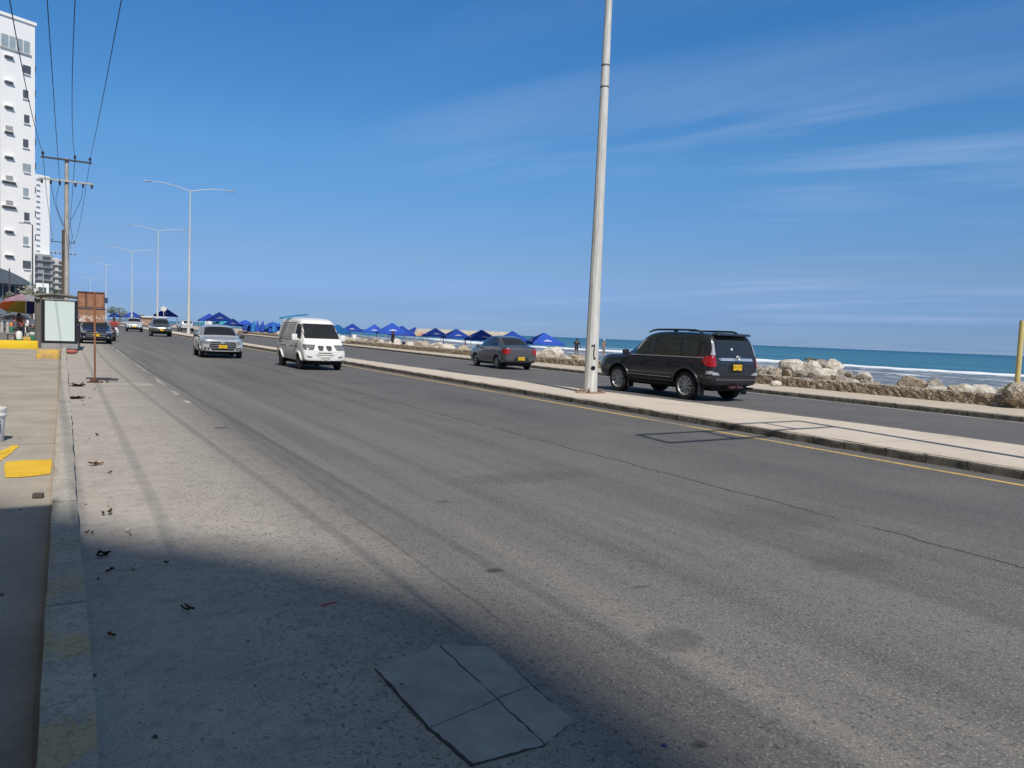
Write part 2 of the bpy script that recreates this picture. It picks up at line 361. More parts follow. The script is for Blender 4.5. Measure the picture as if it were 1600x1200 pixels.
# road markings
def mat_line(name, c, wear):
    t = T(name); v = t.map((1, .5, 1))
    a = t.rng(t.math('ADD', t.math('MULTIPLY', t.noise(22, 5, .75, v), .6), t.math('MULTIPLY', t.noise(1.2, 3, .6, v), .4)), wear, wear+.07)
    return t.fin(t.mix(a, c, (.16, .155, .15)), .85)
yl = mat_line('yellow_line', (.55, .37, .12), .53); wl = mat_line('white_line', (.46, .45, .42), .46)
tag(strip(lambda y: 9.79+bend(y), lambda y: 9.91+bend(y), .004, .004, sides=False).build('yellow_road_line', yl, recalc=True), kind='structure')
mb = MB()
for a, b_ in ((15.4, 16.0), (16.9, 18.5), (19.2, 22.4), (23.0, 34), (35, 48), (50, 90)): strip(lambda y: 1.88, lambda y: 1.98, .004, .004, fine(a, b_, (b_-a)/4), sides=False, mb=mb)
tag(mb.build('white_road_line', wl), kind='structure')
tag(strip(lambda y: X_RF(y)-.34, lambda y: X_RF(y)-.2, .004, .004, sides=False).build('white_edge_line', mat_line('pale_line', (.42, .41, .37), .5)), kind='structure')
mb = MB(); mb.quad((.5, 19.9, .004), (1.7, 19.7, .004), (1.65, 20.5, .004), (.5, 20.6, .004))
tag(mb.build('pale_repair', M('pale_repair', (.42, .40, .34), (.34, .32, .28), 3, .9)), kind='structure')
for p in ('yellow_road_line', 'white_road_line', 'white_edge_line'):
    for q in bpy.data.objects[p].data.polygons:
        if q.normal.z < 0: q.flip()
def mat_paint(name, c, c2, wear):
    t = T(name)
    a = t.rng(t.noise(14, 5, .75), wear, wear+.08)
    return t.fin(t.mix(a, t.mix(t.rng(t.noise(5, 4, .7), .35, .65), c, c2), (.33, .29, .24)), .8)
yp = mat_paint('yellow_kerb_paint', (.78, .50, .035), (.70, .42, .02), .66)
mb = MB()
out = [(-.505, 7.99), (-.40, 7.95), (-.28, 7.99), (-.172, 8.05), (-.168, 8.45), (-.172, 8.90), (-.25, 8.86), (-.40, 8.90), (-.565, 8.84), (-.545, 8.4)]
def rag(pts, z, a=.012):
    o_ = []
    for p, q in zip(pts, pts[1:]+pts[:1]):
        for k in range(8):
            x, y = p[0]+(q[0]-p[0])*k/8, p[1]+(q[1]-p[1])*k/8; j = Vector((x*22, y*22, 3)); o_.append((x+noise.noise(j)*a, y+noise.noise(j+Vector((5, 0, 0)))*a*2.2, z))
    return o_
mb.quad(*rag(out, .106))
mb.quad(*rag([(-.72, 8.95), (-.60, 8.95), (-.50, 9.9), (-.58, 9.95)], .106, .02))
mb.quad(*rag([(-.95, 9.5), (-.95, 9.3), (-.60, 9.35), (-.57, 9.6)], .110, .02))
tag(mb.build('yellow_ground_paint', yp), kind='structure')
# ------------------------------------------------------------------ slab in the parking lane (utility cover)
def slab():
    e = empty('utility_cover', (1.46, 2.8, 0), 0, 'cracked pale concrete utility cover set in the road beside the kerb lane', 'utility cover')
    cm = M('cover_concrete', (.37, .355, .335), (.28, .265, .25), 5, .9, bump=.7, bscale=60, bdist=.004)
    mb = MB(); n = 40; pts = []
    cor = [(1.200, 3.195), (1.575, 3.306), (1.785, 3.185), (1.759, 2.41), (1.552, 2.302), (1.240, 2.302), (1.202, 2.7)]
    for i in range(len(cor)):
        a, b_ = cor[i], cor[(i+1) % len(cor)]
        for k in range(9):
            f = k/9; x = a[0]+(b_[0]-a[0])*f; y = a[1]+(b_[1]-a[1])*f
            j = noise.noise((x*17, y*17, 1))*.009+noise.noise((x*50, y*50, 5))*.007; pts.append((x+j-1.46, y+j-2.8))
    mb.prism(pts, -.01, .003); mb.build('frame_gap', M('cover_gap', (.06, .058, .055), None, 5, .95), e)
    for q in ([(1.205, 3.20), (1.571, 3.31), (1.560, 2.694), (1.215, 2.61)], [(1.580, 3.31), (1.79, 3.19), (1.765, 2.745), (1.568, 2.705)],
              [(1.218, 2.605), (1.559, 2.688), (1.555, 2.31), (1.25, 2.31)], [(1.568, 2.698), (1.763, 2.738), (1.76, 2.41), (1.563, 2.31)]):
        mb = MB(); pp = []
        for i in range(4):
            a, b_ = q[i], q[(i+1) % 4]
            for k in range(10):
                f = k/10; x = a[0]+(b_[0]-a[0])*f; y = a[1]+(b_[1]-a[1])*f
                j = noise.noise((x*31, y*31, 1))*.009+noise.noise((x*80, y*80, 1))*.004; pp.append((x+j-1.46, y+j-2.8))
        mb.prism(pp, 0, .005); mb.build('slab', cm, e)
slab()
# ------------------------------------------------------------------ beach, rocks, sea
SH = [(-60, 33), (20, 34), (40, 39), (55, 46), (75, 52), (120, 60), (200, 76), (300, 92), (400, 96), (600, 70), (900, -30), (1400, -300)]
def shore(y): return lerp_t(SH, y)
def beach_z(x, y):
    xw = X_WL(y)+.3; s = shore(y)
    if x < xw+7: z = -.05+.16*math.sin(max(0, min(1, (x-xw)/7))*math.pi)
    elif x < s: z = -.05-(1.3-.05)*((x-xw-7)/(s-xw-7))**1.1
    else: z = -1.3-(x-s)*.06
    return z+noise.noise((x*.35, y*.35, 0))*.10+noise.noise((x*1.3, y*1.3, 2))*.035
def build_beach():
    b = bmesh.new(); rows = []
    ys = fine(-40, 130, 1.6)+[132+i*9 for i in range(20)]+[330+i*40 for i in range(27)]
    for y in ys:
        x0 = X_WL(y)+.25; x1 = shore(y)+14; n = 30
        if x1 < x0+15: x1 = x0+15
        rows.append([b.verts.new((x0+(x1-x0)*(i/n)**1.2, y, beach_z(x0+(x1-x0)*(i/n)**1.2, y))) for i in range(n+1)])
    for r1, r2 in zip(rows, rows[1:]):
        for i in range(len(r1)-1): b.faces.new((r1[i], r1[i+1], r2[i+1], r2[i]))
    t = T('beach_sand')
    col = t.mix(t.rng(t.noise(.35, 6, .65), .38, .64), (.50, .42, .32), (.36, .30, .23))
    col = t.mix(t.rng(t.noise(4, 5, .7), .5, .66, 0, .6), col, (.58, .53, .46))
    col = t.mix(t.rng(t.xyz()[2], -1.05, -.75, .8, 0), col, (.20, .165, .125))
    t.bump(t.noise(7, 6, .7), .6, .06)
    me = bpy.data.meshes.new('beach'); b.to_mesh(me); b.free(); me.materials.append(t.fin(col, .95, 0, .2)); me.shade_smooth()
    o = bpy.data.objects.new('beach', me); C.objects.link(o); tag(o, kind='structure')
build_beach()
def crest(y): return lerp_t([(-100, 118), (40, 112), (100, 104), (180, 100), (260, 122), (400, 150)], y)+5*noise.noise((y*.02, 0, 7))
def sea_h(x, y):
    h = 0; d = x-crest(y)
    env = .55+.5*noise.noise((y*.012, 1, 3))
    h += env*math.exp(-((d+4)/5.0)**2)*(.75 if d < -2 else 1)
    d2 = x-(crest(y)+34+4*noise.noise((y*.017, 5, 1))); h += .35*math.exp(-(d2/7)**2)
    d3 = x-(crest(y)-27+4*noise.noise((y*.03, 9, 1))); h += .22*math.exp(-(d3/2.5)**2)
    h += .05*noise.noise((x*.5, y*.12, 0))+.03*noise.noise((x*1.3, y*.5, 4))
    return -1.3+h
def build_sea():
    b = bmesh.new(); rows = []
    ys = [-2500, -800, -300, -120, -60, -30, 0]+fine(5, 260, 2.5)+[265+i*12 for i in range(30)]+[640+60*i for i in range(12)]+[1500, 2000, 3500, 7000, 14000]
    xs = [-6000, -2500, -900, -300, -100, 0, 20, 28]+fine(30, 200, 1.0)+[204+i*5 for i in range(25)]+[340+i*40 for i in range(15)]+[1000, 1400, 2200, 4000, 8000, 16000]
    for y in ys: rows.append([b.verts.new((x, y, sea_h(x, y) if 20 < x < 400 and -60 < y < 1000 else -1.3)) for x in xs])
    for r1, r2 in zip(rows, rows[1:]):
        for i in range(len(r1)-1):
            # open sea only: the land keeps its own ground
            if xs[i+1] <= 28 and r2[0].co.y <= 640: continue
            b.faces.new((r1[i], r1[i+1], r2[i+1], r2[i]))
    bmesh.ops.delete(b, geom=[v for v in b.verts if not v.link_faces], context='VERTS')
    t = T('sea_water'); x, y, z = t.xyz()
    swell = t.noise(1, 5, .6, t.map((.09, .016, 1)))
    rip = t.noise(1, 6, .7, t.map((.55, .16, 1)))
    deep = t.mix(t.rng(swell, .35, .65), (.045, .155, .255), (.065, .205, .310))
    deep = t.mix(t.rng(x, 130, 1500), deep, (.028, .120, .230))
    deep = t.mix(t.rng(rip, .45, .75, 0, .6), deep, (.022, .085, .150))
    shal = t.mix(t.rng(rip, .4, .62), (.150, .185, .235), (.085, .115, .165))
    # foam: shader follows the height of the broken wave and the wash between it and the shore
    lace = t.noise(1, 7, .78, t.map((1.0, .30, 1)), .6)
    col = t.mix(t.rng(x, 116, 96), deep, shal)
    col = t.mix(t.math('MULTIPLY', t.rng(lace, .52, .62, 0, .85), t.rng(x, 112, 100)), col, (.62, .64, .66))
    top = t.rng(t.math('ADD', z, t.math('MULTIPLY_ADD', lace, .7, -.35)), -1.16, -.98)
    top = t.math('MULTIPLY', top, t.rng(x, 134, 124))
    col = t.mix(top, col, (.86, .87, .88))
    caps = t.math('MULTIPLY', t.rng(t.noise(1, 6, .75, t.map((.35, .07, 1), (4, 9, 0))), .70, .74), t.rng(x, 500, 180, 0, .7))
    col = t.mix(caps, col, (.7, .75, .8))
    t.bump(t.noise(1, 6, .7, t.map((2.2, .9, 1))), .7, .12)
    me = bpy.data.meshes.new('sea'); b.to_mesh(me); b.free(); me.materials.append(t.fin(col, .62, 0, .12)); me.shade_smooth()
    o = bpy.data.objects.new('sea', me); C.objects.link(o); tag(o, kind='structure')
build_sea()
rock_ms = [M('pale_rock', (.72, .67, .59), (.44, .40, .34), 3.0, .95, bump=1.0, bscale=5, bdist=.10),
           M('grey_rock', (.40, .36, .31), (.20, .18, .155), 2.6, .95, bump=1.0, bscale=5, bdist=.10),
           M('tan_rock', (.52, .43, .33), (.33, .27, .2), 2.4, .95, bump=1.0, bscale=5, bdist=.10)]
def rock_mesh(seed, mat, sub=3):
    rng_ = random.Random(seed); b = bmesh.new(); bmesh.ops.create_icosphere(b, subdivisions=sub, radius=1)
    planes = [(Vector((rng_.uniform(-1, 1), rng_.uniform(-1, 1), rng_.uniform(-.8, 1))).normalized(), rng_.uniform(.58, .88)) for _ in range(15)]
    for v in b.verts:
        for n, d in planes:
            k = v.co.dot(n)-d
            if k > 0: v.co -= n*k*.93
        v.co += v.co.normalized()*(noise.noise(v.co*2.5+Vector((seed, 0, 0)))*.10+noise.noise(v.co*7+Vector((seed, 3, 0)))*.04)
    me = bpy.data.meshes.new('boulder'); b.to_mesh(me); b.free(); me.materials.append(mat); smooth_mesh(me, 28); return me
RM = [rock_mesh(i, rock_ms[i % 3]) for i in range(12)]
def put_rock(x, y, ztop, r, k, label, group='boulders heaped behind the stone wall', sq=(1, 1, .75), rz=None):
    o = bpy.data.objects.new('boulder', RM[k % 12]); C.objects.link(o)
    o.scale = (r*sq[0], r*sq[1], r*sq[2]); o.rotation_euler = (random.uniform(-.25, .25), random.uniform(-.25, .25), random.uniform(0, 6.28) if rz is None else rz)
    o.location = (x, y, ztop-r*sq[2]*.72); tag(o, label, 'boulder', group); return o
special = [(27.3, 22.5, .98, .62, 0, 'rounded pinkish tan boulder at the left end of the tall rock heap'),
 (27.9, 21.95, .92, .55, 3, 'pale boulder in the middle of the tall rock heap right of the dark car'),
 (28.1, 21.75, 1.02, .42, 1, 'grey boulder with a green tuft on top of the tall rock heap'),
 (28.75, 21.5, 1.02, .50, 6, 'bright white round boulder on top of the tall rock heap at its right end'),
 (28.3, 21.5, .72, .60, 9, 'large pale boulder at the front of the tall rock heap'),
 (28.8, 21.0, .62, .62, 4, 'dark grey hollowed boulder under the white top boulder'),
 (26.6, 22.9, .60, .5, 9, 'pale low boulder just right of the dark car tail'),
 (26.1, 23.3, .62, .5, 7, 'dark grey boulder close behind the dark car tail'),
 (29.6, 20.5, .52, .5, 6, 'small white boulder to the right of the tall rock heap'),
 (27.98, 17.35, .56, .52, 8, 'flat topped pink brown boulder amid the low rocks at right'),
 (28.6, 16.9, .48, .56, 10, 'long pale green grey slab boulder leaning beside the pink brown one'),
 (30.3, 15.95, .36, .5, 0, 'white blocky boulder left of the yellow post base'),
 (29.6, 16.3, .30, .5, 3, 'low white boulder in the gap of surf at right'),
 (31.0, 15.4, .34, .6, 6, 'broad pale boulder next to the dark rock by the yellow post'),
 (31.0, 14.9, .40, .35, 1, 'small dark upright rock beside the yellow post base'),
 (28.5, 43.6, .86, .95, 0, 'big pale round boulder under the rightmost blue tent'),
 (28.9, 42.5, .35, .8, 4, 'brown hollow boulder below the big pale round one'),
 (24.5, 52.0, .62, .75, 9, 'pale boulder half hidden behind the wall near the blue tents')]
for x, y, zt, r, k, lb in special: put_rock(x, y, zt, r, k, lb)
rr = random.Random(11)
for i in range(230):
    y = 8+ (i/230)**1.5*105+rr.uniform(-1, 1); x = X_WL(y)+rr.uniform(1.3, 8.5)+(2 if y < 35 else 0)
    if 19.5 < y < 24 and x > 25: continue
    r = rr.uniform(.28, .62)*(.62 if y < 27 else 1 if y < 60 else 1.15)
    zt = min(beach_z(x, y)+r*rr.uniform(.55, 1.0), .44 if y < 27 else .62)
    k = rr.choice([0, 3, 6, 9, 2, 5, 8, 11, 0, 3, 6, 9, 1, 4, 7, 10])
    seg = next(w_ for lim, w_ in ((13, 'beside the yellow post'), (16.5, 'left of the yellow post'), (20, 'on the low stretch right of the tall heap'), (24, 'round the foot of the tall heap'), (30, 'behind the dark car tail'), (40, 'behind the dark car bonnet'),
        (46, 'between lamp post and grey saloon'), (55, 'behind the grey saloon'), (66, 'under the nearest blue tents'), (80, 'beside the large front tent'), (95, 'right of the white van'), (200, 'left of the white van')) if y < lim)
    put_rock(x, y, zt, r, k, ('small ' if r < .38 else 'large ' if r > .55 else '')+['pale', 'grey', 'tan'][k % 3]+' boulder '+('next to the wall ' if x < X_WL(y)+3.5 else 'nearer the sea ' if x > X_WL(y)+7 else '')+seg)
for i in range(46):
    x = rr.uniform(24.0, 29.5); y = 23.4-(x-26)*.45+rr.uniform(-1.6, 1.0); r = rr.uniform(.16, .34); k = rr.choice([1, 4, 7, 10, 2, 5, 0, 3])
    put_rock(x, y, rr.uniform(.40, .66), r, k, 'small '+['pale', 'grey', 'tan'][k % 3]+' stone wedged '+('low in' if x < 26.5 else 'deep in' if x < 28 else 'at the right of')+' the tall rock heap')
# stone wall
def build_wall():
    b = bmesh.new(); ys = fine(-12, 62, .12)+fine(62.5, 125, .8); rows = []
    prof = [(-.02, .0), (-.01, .12), (0, .24), (.01, .36), (.04, .44), (.14, .47), (.30, .47), (.40, .43), (.42, .30), (.42, -.3)]
    for y in ys:
        x0 = X_WL(y); row = []
        for i, (dx, z) in enumerate(prof):
            j = noise.cell_vector(((y*4.5), z*7, 2))[0]*.03+noise.noise((y*6, z*8, 1))*.05 if i < 8 else 0
            row.append(b.verts.new((x0+dx-j*(1 if z < .45 else 0), y, (.12+z*.72)+(j*.6 if z > .4 else 0)+.02*noise.noise((y*.6, 0, 0)))))
        rows.append(row)
    for r1, r2 in zip(rows, rows[1:]):
        for i in range(len(r1)-1): b.faces.new((r1[i], r1[i+1], r2[i+1], r2[i]))
    b.faces.new(rows[0]); b.faces.new(rows[-1][::-1])
    bmesh.ops.recalc_face_normals(b, faces=b.faces[:])
    t = T('rubble_stone'); v = t.map((1, 1, 1.35))
    cell = t.vor(6.5, vec=v, out='Color'); n = t.N.new('ShaderNodeSeparateXYZ'); t.L(cell, n.inputs[0])
    edge = t.vor(6.5, 'DISTANCE_TO_EDGE', vec=v)
    col = t.mix(n.outputs[0], (.42, .33, .235), (.28, .22, .165))
    col = t.mix(t.rng(n.outputs[1], .7, .8), col, (.48, .41, .32))
    col = t.mix(t.rng(t.noise(18, 5, .7), .45, .65, 0, .6), col, (.16, .125, .09))
    col = t.mix(t.rng(edge, .0, .05, .85, 0), col, (.27, .23, .18))
    x, y, z = t.xyz()
    col = t.mix(t.rng(z, .43, .455), col, (.42, .37, .30))
    t.bump(t.math('ADD', t.rng(edge, 0, .15), t.math('MULTIPLY', t.noise(25, 4, .7), .5)), .9, .04)
    me = bpy.data.meshes.new('stone_wall'); b.to_mesh(me); b.free(); me.materials.append(t.fin(col, .95, 0, .15))
    o = bpy.data.objects.new('stone_wall', me); C.objects.link(o)
    tag(o, 'long low brown rubble stone wall between the beach pavement and the rocks', 'wall')
build_wall()
# ------------------------------------------------------------------ people
skin_d = M('skin_brown', (.16, .085, .05), None, 8, .6); skin_l = M('skin_tan', (.36, .21, .14), None, 8, .6)
def skin_part(name, chains, mat, parent, sub=2):
    """chains: list of (points, radii); first point of a chain may repeat an earlier point, then it is shared"""
    vs, es, rs, idx = [], [], [], {}
    for pts, rad_ in chains:
        prev = None
        for p, r in zip(pts, rad_):
            k = tuple(round(c, 4) for c in p)
            if k not in idx: idx[k] = len(vs); vs.append(p); rs.append(r)
            i = idx[k]
            if prev is not None: es.append((prev, i))
            prev = i
    me = bpy.data.meshes.new(name); me.from_pydata(vs, es, [])
    o = bpy.data.objects.new(name, me); C.objects.link(o)
    sk = o.modifiers.new('s', 'SKIN'); sk.use_smooth_shade = True
    for i, r in enumerate(rs):
        q = me.skin_vertices[0].data[i]; q.radius = (r, r) if not isinstance(r, tuple) else r; q.use_root = (i == 0)
    ss = o.modifiers.new('u', 'SUBSURF'); ss.levels = sub; ss.render_levels = sub
    dg = bpy.context.evaluated_depsgraph_get(); dg.update()
    nm = bpy.data.meshes.new_from_object(o.evaluated_get(dg)); bpy.data.objects.remove(o)
    nm.materials.clear(); nm.materials.append(mat); nm.shade_smooth(); nm.name = name
    r = bpy.data.objects.new(name, nm); C.objects.link(r); r.parent = parent
    return r
def person(loc, rz, label, skin, shirt, trousers, hair, pose, h=1.72, group=None, long_=True, hat=None, shorts=False):
    """pose: dict with hand positions handL/handR, footL/footR, elbowL.. in body space (x right, y forward)"""
    e = empty('person', loc, rz, label, 'person', group)
    P = dict(pel=(0, 0, .93), che=(0, .01, 1.28), nek=(0, 0, 1.47), hed=(0, .02, 1.60), top=(0, .02, 1.68),
             hipL=(-.09, 0, .90), hipR=(.09, 0, .90), kneL=(-.11, .03, .50), kneR=(.11, .03, .50), ankL=(-.12, -.01, .09), ankR=(.12, -.01, .09), toeL=(-.14, .15, .04), toeR=(.14, .15, .04),
             shL=(-.18, 0, 1.41), shR=(.18, 0, 1.41), elL=(-.25, -.03, 1.13), elR=(.25, -.03, 1.13), haL=(-.27, .06, .88), haR=(.27, .06, .88))
    P.update(pose); g = P.get
    def fingers(ha, el, s):
        a = Vector(g(ha)); d = (a-Vector(g(el))).normalized(); out_ = []
        side = Vector((0, 1, 0)).cross(d).normalized() if abs(d.y) < .9 else Vector((1, 0, 0)); fw = d.cross(side)
        pb = a+d*.05
        out_.append(([a, tuple(pb)], [.026, .03]))
        for k, ln in enumerate((.07, .08, .075, .06)):
            o_ = pb+d*.03+fw*(k-1.5)*.021
            out_.append(([tuple(pb), tuple(o_), tuple(o_+d*ln*.6+side*.01*s), tuple(o_+d*ln+side*.03*s)], [.03, .010, .009, .007]))
        th = a+d*.02
        out_.append(([tuple(a), tuple(th+fw*.045), tuple(th+fw*.06+d*.04)], [.026, .011, .009]))
        return out_
    body = [([g('pel'), g('che'), g('nek'), g('hed'), g('top')], [(.15, .10), (.17, .115), (.055, .055), (.085, .10), (.06, .07)]),
            ([g('pel'), g('hipL'), g('kneL'), g('ankL'), g('toeL')], [.13, .09, .06, .04, .035]),
            ([g('pel'), g('hipR'), g('kneR'), g('ankR'), g('toeR')], [.13, .09, .06, .04, .035]),
            ([g('che'), g('shL'), g('elL'), g('haL')], [.15, .06, .042, .027]), ([g('che'), g('shR'), g('elR'), g('haR')], [.15, .06, .042, .027])]
    body += fingers('haL', 'elL', 1)+fingers('haR', 'elR', -1)
    skin_part('body', body, skin, e, 1)
    hd = Vector(g('hed'))
    mb = MB(); mb.ball(hd+Vector((0, .095, -.01)), .016, (1, 1.3, 1.3), 1); mb.ball(hd+Vector((-.085, 0, 0)), .025, (.5, 1, 1.3), 1); mb.ball(hd+Vector((.085, 0, 0)), .025, (.5, 1, 1.3), 1); mb.build('face', skin, e, 60)
    mb = MB(); mb.ball(hd+Vector((-.03, .088, .015)), .011, sub=1); mb.ball(hd+Vector((.03, .088, .015)), .011, sub=1); mb.box(hd+Vector((0, .09, -.045)), (.045, .008, .01)); mb.build('eyes', M('eye_dark', (.02, .015, .012)), e, 60)
    if hair is not None:
        mb = MB(); mb.ball(hd+Vector((0, -.018, .045)), .098, (1, 1.08, .95), 2)
        if hat: mb.lathe([(.15, .0), (.155, .01), (.1, .02)], hd+Vector((0, .01, .03)), 16)
        mb.build('hair' if not hat else 'hat', hair, e, 60)
    if shirt is not None:
        def k(a, b_, f): return tuple(Vector(g(a)).lerp(Vector(g(b_)), f))
        sl_ = .95 if long_ else .75
        skin_part('shirt', [([k('pel', 'che', .05), g('che'), k('che', 'nek', .75)], [(.175, .125), (.19, .135), (.09, .085)]),
                            ([g('che'), g('shL'), k('shL', 'elL', sl_)], [.17, .085, .062]), ([g('che'), g('shR'), k('shR', 'elR', sl_)], [.17, .085, .062])], shirt, e, 1)
    if trousers is not None:
        def k(a, b_, f): return tuple(Vector(g(a)).lerp(Vector(g(b_)), f))
        if shorts: ch = [([g('pel'), g('hipL'), k('hipL', 'kneL', .85)], [(.165, .12), .115, .095]), ([g('pel'), g('hipR'), k('hipR', 'kneR', .85)], [(.165, .12), .115, .095])]
        else: ch = [([g('pel'), g('hipL'), g('kneL'), k('kneL', 'ankL', .92)], [(.16, .12), .11, .082, .062]), ([g('pel'), g('hipR'), g('kneR'), k('kneR', 'ankR', .92)], [(.16, .12), .11, .082, .062])]
        skin_part('trousers', ch, trousers, e, 1)
    e.scale = (h/1.72,)*3
    return e
cloth = lambda n, c: M(n, c, None, 12, .9)
person((43.3, 61.7, -.30), rad(160), 'person in black shirt on the beach left of the big lamp post', skin_d, cloth('black_cloth', (.018, .018, .022)), cloth('navy_cloth', (.02, .025, .05)), cloth('hair_black', (.01, .01, .01)),
       dict(elL=(-.33, -.02, 1.15), haL=(-.36, .08, .92), elR=(.33, -.02, 1.15), haR=(.33, .1, .92)), 1.78, shorts=True)
person((48.7, 64.4, -.30), rad(200), 'bare chested person with white head cloth right of the big lamp post', skin_l, None, cloth('grey_shorts', (.3, .32, .36)), cloth('white_towel', (.8, .8, .78)),
       dict(elL=(-.25, .14, 1.22), haL=(-.10, .22, 1.35)), 1.78, shorts=True, hat=True)
person((25.7, 66.2, .0), rad(100), 'person in dark clothes standing under the large front blue tent', skin_d, cloth('black_cloth', (.02, .02, .02)), cloth('charcoal_cloth', (.05, .05, .06)), cloth('hair_black', (.01, .01, .01)), {}, 1.5)
# ------------------------------------------------------------------ beach tents
blue_m = M('blue_canvas', (.018, .080, .47), (.013, .058, .36), 1.2, .75)
lblue_m = M('light_blue_canvas', (.02, .20, .52), (.015, .15, .42), 1.2, .75)
turq_m = M('turquoise_canvas', (.04, .36, .42), (.03, .30, .36), 1.2, .75)
whitem = M('white_plastic', (.78, .78, .76), (.66, .66, .64), 6, .5)
pole_m = M('tent_pole', (.45, .45, .44), None, 5, .5, .4)
def tent_proto(mat, label, logo=True, w=3.0, eave=1.85, top=2.8):
    e = empty('beach_tent', (0, 0, 0), 0, label, 'tent')
    mb = MB(); b = mb.b; hw = w/2; n = 6; P = {}
    apex = b.verts.new((0, 0, top)); apex_l = b.verts.new((0, 0, top-.03))
    cor = [(-hw, -hw), (hw, -hw), (hw, hw), (-hw, hw)]
    outer = []
    for i in range(4):
        a, c = cor[i], cor[(i+1) % 4]
        for k in range(n):
            f = k/n; sag = .10*math.sin(math.pi*f); s_ = 1-.05*math.sin(math.pi*f)
            outer.append(((a[0]+(c[0]-a[0])*f)*s_, (a[1]+(c[1]-a[1])*f)*s_, eave+sag*.3))
    rings = []
    for lv, (sc, ht) in enumerate(((.06, .97), (.35, .66), (.68, .32), (1, 0))):
        rings.append([b.verts.new((p[0]*sc, p[1]*sc, eave+(top-eave)*ht+(p[2]-eave)*sc)) for p in outer])
    val = [b.verts.new((p[0]*1.01, p[1]*1.01, p[2]-.22+(.03 if i % 2 else 0))) for i, p in enumerate(outer)]
    rings.append(val); m_ = len(outer)
    for j in range(m_): b.faces.new((apex, rings[0][j], rings[0][(j+1) % m_]))
    for r1, r2 in zip(rings, rings[1:]):
        for j in range(m_): b.faces.new((r1[j], r2[j], r2[(j+1) % m_], r1[(j+1) % m_]))
    b.verts.remove(apex_l)
    bmesh.ops.solidify(b, geom=b.faces[:], thickness=.012)
    mb.build('canopy', mat, e, 30)
    for c in cor:
        mb = MB(); mb.cyl((c[0]*.95, c[1]*.95, -.15), (c[0]*.95, c[1]*.95, eave+.02), .025, n=8); mb.build('pole', pole_m, e, 40)
    if logo:
        for rz in range(4):
            mb = MB(); mt = Matrix.Rotation(rz*math.pi/2, 4, 'Z'); sl_ = math.atan2(top-eave, hw)
            tl = mt @ Matrix.Translation((0, -hw*.80, eave+(top-eave)*.20+.035)) @ Matrix.Rotation(sl_, 4, 'X')
            for q in (((-.42, -.10), (.42, -.10), (.32, -.03), (-.32, -.03)), ((-.10, -.02), (.12, -.02), (.03, .16), (-.03, .16)), ((-.34, -.01), (-.12, -.01), (-.12, .05), (-.25, .05)), ((.14, -.01), (.34, -.01), (.25, .05), (.14, .05))):
                mb.quad(*[tl @ Vector((a, c, 0)) for a, c in q])
            bmesh.ops.solidify(mb.b, geom=mb.b.faces[:], thickness=.01)
            mb.build('emblem', whitem, e)
    return e
ordw = ['rightmost', 'second from right', 'third from right', 'fourth from right', 'fifth from right', 'sixth from right']
def put_tent(src, x, y, z, rz, label, group, sc=1, first=False):
    o = src if first else copy_tree(src); o.location = (x, y, z); o.rotation_euler = (0, 0, rz); o.scale = (sc, sc, sc); tag(o, label, 'tent', group); return o
TG = 'blue pyramid tents along the beach'
bt = tent_proto(blue_m, 'blue tent')
row = [(37.8, 59.2), (37.4, 64.3), (37.5, 71), (38.7, 79.6), (40.3, 89), (41.3, 98)]
for i, (x, y) in enumerate(row): put_tent(bt, x, y, -.9+.04*i, rad(-14+5*noise.noise((i*1.7, 0, 0))), 'blue pyramid beach tent with white emblem, '+ordw[i]+' in the row of like tents', TG, 1.0, i == 0)
put_tent(bt, 29.3, 75.8, -.62, rad(-16), 'large front blue pyramid tent with a dark figure beneath, nearest the rocks', TG, 1.05)
put_tent(bt, 32.3, 80.5, -.7, rad(-20), 'blue pyramid tent partly hidden behind the large front one', TG, 1.0)
put_tent(bt, 33.2, 92, -.6, rad(-20), 'blue pyramid tent second to the right of the white van', TG, 1.0)
put_tent(bt, 33.6, 102, -.55, rad(-20), 'blue pyramid tent first to the right of the light blue one beside the van', TG, 1.0)
lt = tent_proto(lblue_m, 'x', False, 2.9, 1.85, 2.7); put_tent(lt, 24.6, 79.6, -.65, rad(-20), 'light blue pyramid tent just right of the white van', TG, .95, True)
tt = tent_proto(turq_m, 'x', False, 3.4, 1.75, 2.3); put_tent(tt, 25.0, 152, -.4, rad(-12), 'turquoise tent above the silver sedan, right of the lifeguard hut', 'turquoise tents', 1.15, True)
put_tent(tt, 24.6, 168, -.4, rad(-10), 'turquoise tent half behind the other turquoise one', 'turquoise tents', 1.1)
put_tent(bt, 20.8, 119, -.35, rad(-10), 'small blue pyramid tent above the silver sedan roof, right of the turquoise tents', TG, .95)
put_tent(bt, 16.9+3.2, 127, -.2, rad(-5), 'wide blue tent right behind the second lamp post', TG, 1.25)
put_tent(bt, 22.0, 150, -.25, rad(-5), 'blue tent between the second lamp post and the lifeguard hut', TG, 1.25)
put_tent(bt, 17.2, 176, -.0, rad(-8), 'blue tent with emblem just right of the round white sign', TG, 1.5)
put_tent(bt, 13.2, 215, .0, rad(-8), 'blue tent far away between two white and grey cars', TG, 1.3)
put_tent(bt, 12.5, 290, .0, rad(-8), 'tiny blue tent farthest along the beach road', TG, 1.3)
